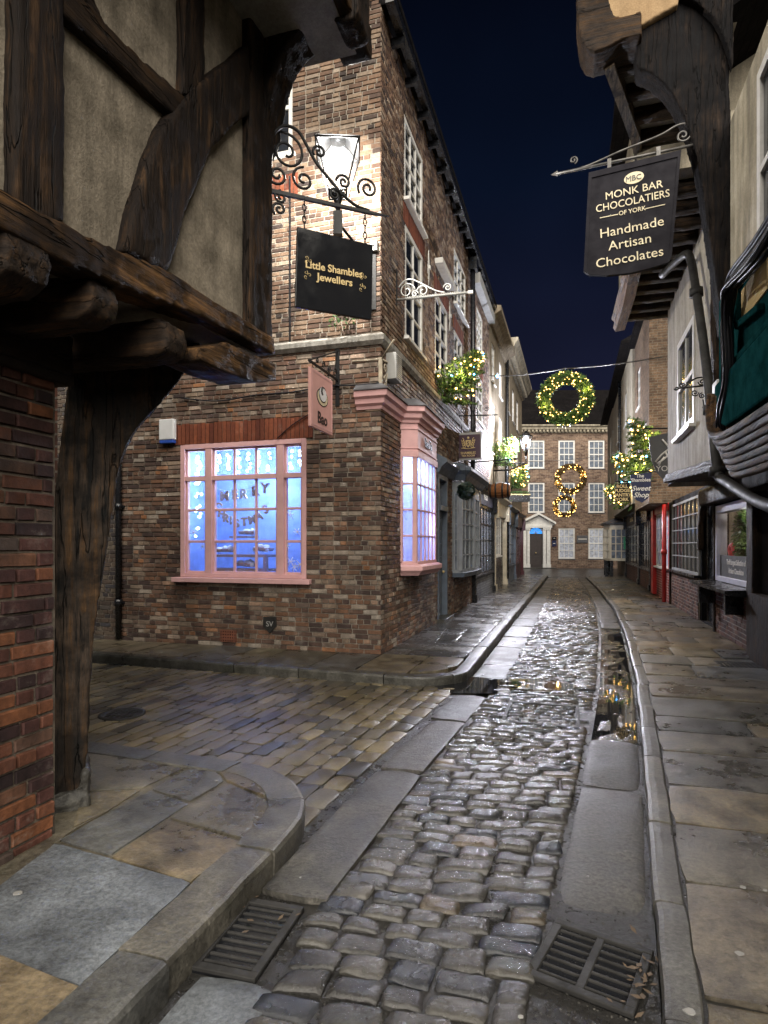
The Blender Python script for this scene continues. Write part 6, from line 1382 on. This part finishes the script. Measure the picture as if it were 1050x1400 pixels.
p, a = at_left(709, 679, .5); wb = thing('window_box', 'dark window box with a yellow rim at the far end of the left row', 'planter', None, loc=tuple(p)); m = MB(); m.box(-.4, .4, -.15, .15, -.2, .05); m.build('box', M['black'], wb); m = MB(); m.box(-.42, .42, -.17, .17, .05, .09); m.build('rim', M['gold'], wb); m = MB()
for i in range(200): c = Vector((R.uniform(-.4,.4), R.uniform(-.13,.13), R.uniform(.08,.2))); d = Vector((R.gauss(0,1),R.gauss(0,1),R.gauss(0,1))).normalized()*.05; e = d.orthogonal()*.4; m.add([c-d,c+e,c+d,c-e], [(0,1,2,3)], 0, R.random())
m.build('leaves', M['gleaf'], wb)
# ------------------------------------------------------------------ brick house closing the view
YF = 41.75; FF = Fr((8.0, YF), (1, 0)); fp = FF.pix
fh = thing('georgian_house', 'brown brick house with a pillared doorway, closing the end of the street', 'house', FF)
wins = []
for (x0, x1) in ((722,744.5),(763.5,786),(804.5,826.5)):
    a, b_ = fp(x0, 700)[0], fp(x1, 700)[0]
    wins += [(a, b_, fp(0, 640.5)[1], fp(0, 602)[1], 3, 4), (a, b_, fp(0, 701)[1], fp(0, 660)[1], 3, 4)]
    if x0 > 750: wins.append((a, b_, fp(0, 764)[1], fp(0, 722)[1], 3, 4))
d0, d1 = fp(724, 760)[0], fp(741, 760)[0]; zd = fp(0, 730)[1]
Hc = fp(0, 592)[1]
X0, X1 = -6.5, 9.5
m = MB(); holes(m, X0, X1, 0, Hc, wins+[(d0-.05, d1+.05, 0, zd+.6)], 0, .15); m.build('wall', M['brick_far'], fh)
for w in wins:
    g = w[2] < 2
    o = sash(fh, *w, 'white', 'curtain' if g else 'glassb', y=.03, fr=.10, bar=.04, sill=.06, sillmat='lead')
    m = MB(); k = 0; x = w[0]-.12
    while x < w[1]+.12: m.box(x, x+.06, -.008, .0, w[3]+.01, w[3]+.32, 0, random.random()); x += .075
    m.build('brick_lintel', M['brick_far'], fh)
m = MB(); m.sweep([(X0, 0), (X1, 0)], [(-.02, Hc-.02), (.06, Hc), (.1, Hc+.12), (.3, Hc+.2), (.34, Hc+.34), (.45, Hc+.42), (.45, Hc+.5), (-.02, Hc+.52)]); cn = m.build('cornice', M['cream2'], fh, fix=True)
m = MB()
for i in range(64): x = X0+.05+i*.25; m.box(x, x+.13, -.27, -.06, Hc+.05, Hc+.18)
m.build('dentils', M['cream2'], cn)
m = MB(); m.box(X0, X1, -.012, .0, fp(0, 705)[1]-.06, fp(0, 705)[1]+.06); m.build('brick_band', M['brick_far'], fh)
m = MB(); zr = Hc+.5; P = [(-.4, zr-.02), (-.4, zr+.05), (3.4, zr+3.3), (7, zr+.05), (7, zr-.02)]
m.add([(X0, y, z) for y, z in P]+[(X1, y, z) for y, z in P], [(0,1,6,5),(1,2,7,6),(2,3,8,7),(3,4,9,8),(4,0,5,9),(4,3,2,1,0),(5,6,7,8,9)]); rf = m.build('roof', M['roof'], fh, fix=True)
m = MB(); m.box(X0+.4, X0+1.4, 2.6, 3.4, zr+2.4, zr+4.2); m.build('chimney', M['brick_far'], rf)
shell(fh, X0, X1, 7, 0, Hc, 'brick_far')
# doorway
xa, xb = fp(714.5, 760)[0], fp(751.5, 760)[0]; zp = fp(0, 718)[1]; xm = (xa+xb)/2; xm = (d0+d1)/2+.12
m = MB()
for x0, x1 in ((xa, xa+.22), (xa+.27, d0-.03), (d1+.03, xb-.30), (xb-.25, xb)): m.box(x0, x1, -.2, .0, .28, zp-.3); m.box(x0-.03, x1+.03, -.24, .0, .0, .28); m.box(x0-.03, x1+.03, -.24, .0, zp-.32, zp-.2)
m.box(xa-.1, xb+.1, -.26, .0, zp-.19, zp-.02)
m.prism([(xa-.28, zp-.02), (xb+.28, zp-.02), (xb+.28, zp+.07), (xm, zp+.66), (xa-.28, zp+.07)], -.18, .0)
for s_ in (-1, 1):
    e = xa-.32 if s_ < 0 else xb+.32; m.prism([(e, zp+.05), (xm, zp+.70), (xm, zp+.84), (e, zp+.19)], -.42, .0)
dr = m.build('doorcase', M['white'], fh)
m = MB(); m.box(d0, d1, .02, .08, .06, zd)
for x0, x1 in ((d0+.1, d0+.36), (d1-.36, d1-.1)):
    for z0, z1 in ((.2, .8), (.95, 1.75), (1.85, zd-.08)): m.box(x0, x1, .0, .02, z0, z1)
do = m.build('door', M['door'], dr); m = MB(); m.ball(((d0+d1)/2, -.02, 1.05), .05, seg=6, rings=4); m.build('handle', M['gold'], do)
m = MB(); r = (d1-d0)/2+.02; xc = (d0+d1)/2; m.prism([(xc+r*math.cos(t_), zd+.02+r*.95*math.sin(t_)) for t_ in [PI*j/14 for j in range(15)]], .05, .06); m.build('fanlight', M['fan'], dr)
m = MB()
for j in range(1, 6): t_ = PI*j/6; m.tube([(xc, .03, zd+.02), (xc+r*math.cos(t_), .03, zd+.02+r*.95*math.sin(t_))], .016, 4)
m.prism([(xc-r-.16, zd), (xc-r-.0, zd)]+[(xc+r*math.cos(t_), zd+.02+r*.95*math.sin(t_)) for t_ in [PI-PI*j/12 for j in range(13)]]+[(xc+r+.16, zd)]+[(xc+(r+.16)*math.cos(t_), zd+.02+(r+.14)*math.sin(t_)) for t_ in [PI*j/12 for j in range(13)]], -.06, .0); m.build('fanlight_bars', M['white'], dr)
m = MB(); m.box(xa-.3, xb+.3, -.7, .0, .0, .06); m.build('doorstep', M['kerb'], fh)
for px0, px1, py0, py1, mat, lab in ((754.5,760.5,739,747,'navy','small blue plaque beside the far doorway'),(754.5,760.5,734,738,'black','small black plaque above the blue one beside the far doorway'),(788.5,803.5,732,742,'lead','grey name board on the far brick wall between two windows'),(707,711,736,748,'greens','little green notice on the far brick wall left of the doorway')):
    pl = thing('wall_plaque', lab, 'plaque', FF); a, zb_ = fp(px0, py1); b_, zt_ = fp(px1, py0); m = MB(); m.box(a, b_, -.05, -.006, zb_, zt_); m.build('plate', M[mat], pl); m = MB(); m.box(a+.08, b_-.08, -.056, -.05, lerp(zb_, zt_, .45), lerp(zb_, zt_, .55)); m.build('rule_line', M['pale'], pl)
# far lantern on its wall arm
p, a = at_left(719, 604, 1.05); p2 = FB.w(a, .0)
fl = thing('street_lantern', 'small distant street lantern glowing white at the far end of the left row', 'lamp', None, loc=(p.x, p.y, 0)); zc = p.z; m = MB(); rb, rt = .09, .17
for sx_ in (-1, 1):
    for sy in (-1, 1): m.tube([(sx_*rb, sy*rb, zc-.2), (sx_*rt, sy*rt, zc+.18)], .014, 5)
m.lathe([(.24, zc+.18), (.07, zc+.29), (.02, zc+.36)], seg=4); m.lathe([(.03, zc-.45), (.10, zc-.2)], seg=8); m.build('frame', M['iron'], fl)
m = MB(); m.ball((0, 0, zc+.05), .10, seg=10, rings=6); m.build('bulb', M['lamp2'], fl); light('lantern_light', (0, -.0, zc-.16), 800, (.82, .86, 1.), .04, fl)
sl_ = bpy.data.lights.new('added_sheen_spot', 'SPOT'); sl_.energy = 1250; sl_.color = (.88, .87, 1.); sl_.spot_size = 2.0; sl_.spot_blend = .7; sl_.shadow_soft_size = .22; so_ = bpy.data.objects.new('added_sheen_spot', sl_); COL.objects.link(so_); so_.parent = fl; so_.location = (0, 0, zc-.16)  # extra spot added at the lantern to give the street its wet sheen
so_.rotation_euler = (st(-.4, 12)-Vector((p.x, p.y, zc))).to_track_quat('-Z', 'Y').to_euler()
m = MB(); q = Vector((p2.x-p.x, p2.y-p.y)); m.tube([(0, 0, zc-.45), (0, 0, zc-.7), (q.x*.5, q.y*.5, zc-.9), (q.x, q.y, zc-.9)], .03, 6); m.tube([(0, 0, zc-.7), (q.x, q.y, zc-.65)], .02, 5); m.build('wall_arm', M['iron'], fl)

# ------------------------------------------------------------------ Christmas greenery
def needles(mb, c, d, R, L=.06, n=6, w=.007):
    """a sprig: a fan of narrow needles round a twig"""
    for k in range(n):
        v = (d+Vector((R.gauss(0,.55),R.gauss(0,.55),R.gauss(0,.55)))).normalized()*L*R.uniform(.6,1.2); s = v.orthogonal().normalized(); s = (s*math.cos(k)+v.normalized().cross(s)*math.sin(k))*w
        mb.add([c-s, c+v*.5-s*1.1, c+v, c+v*.5+s*1.1, c+s], [(0,1,2,3,4)], 0, R.random())
def wreath(c, D, thick, rz, label, nb, seed, leaf='fir', L=.11, tilt=0):
    t = thing('wreath', label, 'wreath', None, loc=tuple(c), rz=rz, group='lit wreaths hung over the street'); R = random.Random(seed); m = MB(); r = D/2-thick
    for i in range(int(1500*D)):
        a = R.uniform(0, 2*PI); b_ = R.uniform(0, 2*PI); rr = thick*R.uniform(.35, .9); o = Vector((math.cos(a), 0, math.sin(a))); ta = Vector((-math.sin(a), 0, math.cos(a)))
        nrm = o*math.cos(b_)+Vector((0,1,0))*math.sin(b_); needles(m, o*r+nrm*rr, (nrm*.6+ta*.8).normalized(), R, L, 4, .010)
    m.build('greenery', M[leaf], t)
    m = MB(); m.tube([(r*math.cos(2*PI*i/40), 0, r*math.sin(2*PI*i/40)) for i in range(41)], thick*.35, 8, caps=False); m.build('hoop', M['black'], t)
    m = MB()
    for i in range(nb):
        a = R.uniform(0, 2*PI); b_ = R.uniform(0, 2*PI); o = Vector((math.cos(a), 0, math.sin(a))); nrm = o*math.cos(b_)+Vector((0,1,0))*math.sin(b_)
        m.ball(o*r+nrm*thick*R.uniform(.9, 1.1), R.uniform(.009, .016)*BS, 0, seg=6, rings=4)
    m.tube([((r+thick*math.cos(9*k))*math.cos(k), thick*math.sin(9*k), (r+thick*math.cos(9*k))*math.sin(k)) for k in [2*PI*i/160 for i in range(161)]], .004, 4, 1, caps=False)
    m.build('light_string', [M['bulb_w'], M['cable']], t)
    for k in range(2): a = k*PI+.3; light('string_glow', (r*math.cos(a), -thick*1.5, r*math.sin(a)), 2.4*D, (1., .66, .25), .03, t)
    return t
BS = 1.0
def world(px, py, Y): return Vector(((px-CX)/F*Y, Y, EYE+(HY-py)/F*Y))
rzs = math.atan2(-.296, .955)
wc = world(773, 545, 17.0); wreath(wc, 1.5, .17, rzs, 'biggest wreath with warm lights hanging from the wire over the middle of the street', 190, 1)
BS = 1.3; wc2 = world(780, 655, 25.5); wreath(wc2, 1.3, .12, rzs, 'middle sized golden wreath hanging before the far brick house, upper of the two', 90, 2, 'brownfir', .08)
BS = 1.6; wc3 = world(771.5, 692, 33.0); wreath(wc3, 1.2, .12, rzs, 'smallest golden wreath hanging before the far brick house, lower of the two', 70, 3, 'brownfir', .08)
# wires
def wire(name, label, a, b_, sag, r, hang=None, group='wires over the street'):
    t = thing(name, label, 'wire', None, loc=tuple(a), group=group); m = MB(); d = b_-a
    m.tube([Vector(d*(i/24))+Vector((0, 0, -sag*4*(i/24)*(1-i/24))) for i in range(25)], r, 6); 
    if hang is not None: h = hang-a; f = h.xy.length/d.xy.length; top = d*f+Vector((0, 0, -sag*4*f*(1-f))); m.tube([top, h], r*.7, 5)
    m.build('cable', M['irong'], t); return t
FLw = Vector(FB.w(FB.pix(668, 514)[0], .02)); FLw.z = FB.pix(668, 514)[1]; FRw = RP(905, 488, .75); q = FR.w(FRw[0], .75); q.z = FRw[1]
mid = wc+Vector((0, 0, .74)); wire('suspension_wire', 'pale wire stretched across the street holding the biggest wreath', FLw, mid+Vector((0, 0, .10)), .06, .016); wire('suspension_wire', 'pale wire from the biggest wreath up to the right hand houses', mid+Vector((0, 0, .10)), q, .04, .014)
bb_ = thing('blue_lamp', 'small blue lamp on the wire by the left wall', 'lamp', None, loc=tuple(FLw.lerp(mid, .12)+Vector((0, 0, -.02)))); m = MB(); m.ball((0,0,0), .05, seg=8, rings=6); m.build('bulb', M['bulb_b'], bb_); m = MB(); m.lathe([(.03,.04),(.03,.1)], seg=8); m.build('cap', M['plastic'], bb_)
for c, h in ((wc2, .65), (wc3, .6)):
    s_, tt_ = wt(c); a = st(WL+.02, tt_+.6, c.z+h+.25); b_ = st(WR-.5, tt_-.4, c.z+h+.3); wire('suspension_wire', 'thin wire across the street above the %s golden wreath' % ('upper' if c is wc2 else 'lower'), a, b_, .1, .008, c+Vector((0, 0, h-.05)))
# fir sprays fixed to the walls: small trees leaning out over the street
def spray(base, tip, rad, label, seed, nb=46, dens=1.0):
    d = tip-base; L = d.length; t = thing('fir_spray', label, 'christmas tree', None, loc=tuple(base), group='lit fir trees leaning out from the walls'); R = random.Random(seed); dn = d.normalized(); ax = dn.orthogonal().normalized(); ay = dn.cross(ax); m = MB()
    tw = MB(); tw.tube([Vector((0,0,0))-dn*.35, d*.92], [.03, .008], 6)
    for i in range(int(46*dens)):
        f = (i+.5)/(46*dens); a = i*2.4+R.uniform(-.3, .3); o = ax*math.cos(a)+ay*math.sin(a); ln = rad*(1-f)**.8*R.uniform(.7, 1.15)+.06
        p0 = d*(f*.93); e = (o+dn*.55).normalized()*ln; tw.tube([p0, p0+e], .006, 4)
        for k in range(int(ln/.028)):
            q = p0+e*((k+R.random())/(ln/.028)); needles(m, q, (e.normalized()+o*.2).normalized(), R, .075, 5, .008)
            if k % 2: side = e.cross(dn).normalized()*R.choice((-1, 1))*R.uniform(.05, .16)*(1-k*.02); needles(m, q+side*.5, (side+e*.5).normalized(), R, .075, 4, .008); needles(m, q+side, (side+e*.5).normalized(), R, .075, 4, .008)
    m.build('foliage', M['fir'], t); tw.build('stem', M['tim_z'], t)
    m = MB()
    for i in range(nb):
        f = R.random()**.9; a = R.uniform(0, 6.28); o = ax*math.cos(a)+ay*math.sin(a); m.ball(d*f*.95+(o+dn*.4)*rad*(1-f)**.8*R.uniform(.6, 1.05), R.uniform(.010, .018)*BS, 0 if R.random() > .07 else 2, seg=6, rings=4)
    m.tube([d*f+(ax*math.cos(f*30)+ay*math.sin(f*30))*rad*.8*(1-f) for f in [i/80 for i in range(81)]], .004, 4, 1); m.build('light_string', [M['bulb_w'], M['cable'], M['bulb_b']], t)
    for f in (.4,): light('string_glow', tuple(d*f+Vector((0, -rad*.75*(1-f)-.12, .05))), 9, (1., .72, .32), .04, t)
    return t
def wallpt(px, py, left, d=.02):
    if left: a, z = FB.pix(px, py, d); p = FB.w(a, d)
    else: a, z = FR.pix(px, py, d); p = FR.w(a, d)
    return Vector((p.x, p.y, z)), a
def spray_px(bpx, tpx, Yt, left, rad, label, seed, nb, dens=1.0, d=.02):
    b_, a = wallpt(*bpx, left, d); spray(b_, world(*tpx, b_.y-Yt), rad, label, seed, nb, dens)
BS = 1.15
spray_px((600,548), (664,478), .3, True, .6, 'large fir tree with warm lights leaning out above the pink bay window', 11, 55, 1.1)
BS = 1.5
spray_px((677,637), (706,596), .3, True, .62, 'lit fir tree on the left row below the pale cornice, second from the pink bay', 12, 55)
BS = 1.7
spray_px((699,668), (722,634), .3, True, .7, 'lit fir tree at the far end of the left row beside the small lantern', 13, 60, .9)
BS = 1.4
spray_px((900,628), (858,572), .6, False, .5, 'lit fir tree above the grey shield sign on the right', 14, 38, 1.1, .6)
BS = 1.6
spray_px((884,655), (836,622), .6, False, .62, 'lit fir tree above the navy sweet shop sign on the right', 15, 46, 1.1, .6)
spray_px((866,684), (825,668), .4, False, .62, 'lit fir tree left of the black fudge sign on the right', 16, 38, 1., .5)
# wreath in the chocolate window
wd_ = thing('door_wreath', 'dark green wreath with a red bow inside the lit shop window on the right', 'wreath', FR); R = random.Random(5); xc, zc = lerp(gx0, gx1, .5), 1.74; m = MB()
for i in range(420): a_ = R.uniform(0, 6.28); r = .30+R.gauss(0, .07); needles(m, Vector((xc+r*math.cos(a_), .11+R.gauss(0, .03), zc+r*math.sin(a_))), Vector((math.cos(a_+1), -.4, math.sin(a_+1))), R, .10, 4, .010)
m.build('greenery', M['fir'], wd_); m = MB()
m.tube(smoothline([(xc-.55, .06, zc-.38), (xc-.66, .05, zc-.22), (xc-.5, .05, zc-.14), (xc-.4, .06, zc-.26)], 6), .04, 6); m.build('bow', M['redb'], wd_)
bk = thing('sweet_basket', 'basket of pale wrapped sweets behind the lettered panel in the right shop window', 'basket', FR); m = MB(); m.lathe([(.2, 1.0), (.3, 1.3)], (lerp(gx0, gx1, .7), .5, .0), 12); m.build('basket', M['wood'], bk); m = MB()
for i in range(30): m.ball((lerp(gx0, gx1, .7)+R.uniform(-.25,.25), .5+R.uniform(-.2,.2), 1.32+R.uniform(0,.14)), .05, 0, seg=6, rings=4)
m.build('sweets', M['bun'], bk)
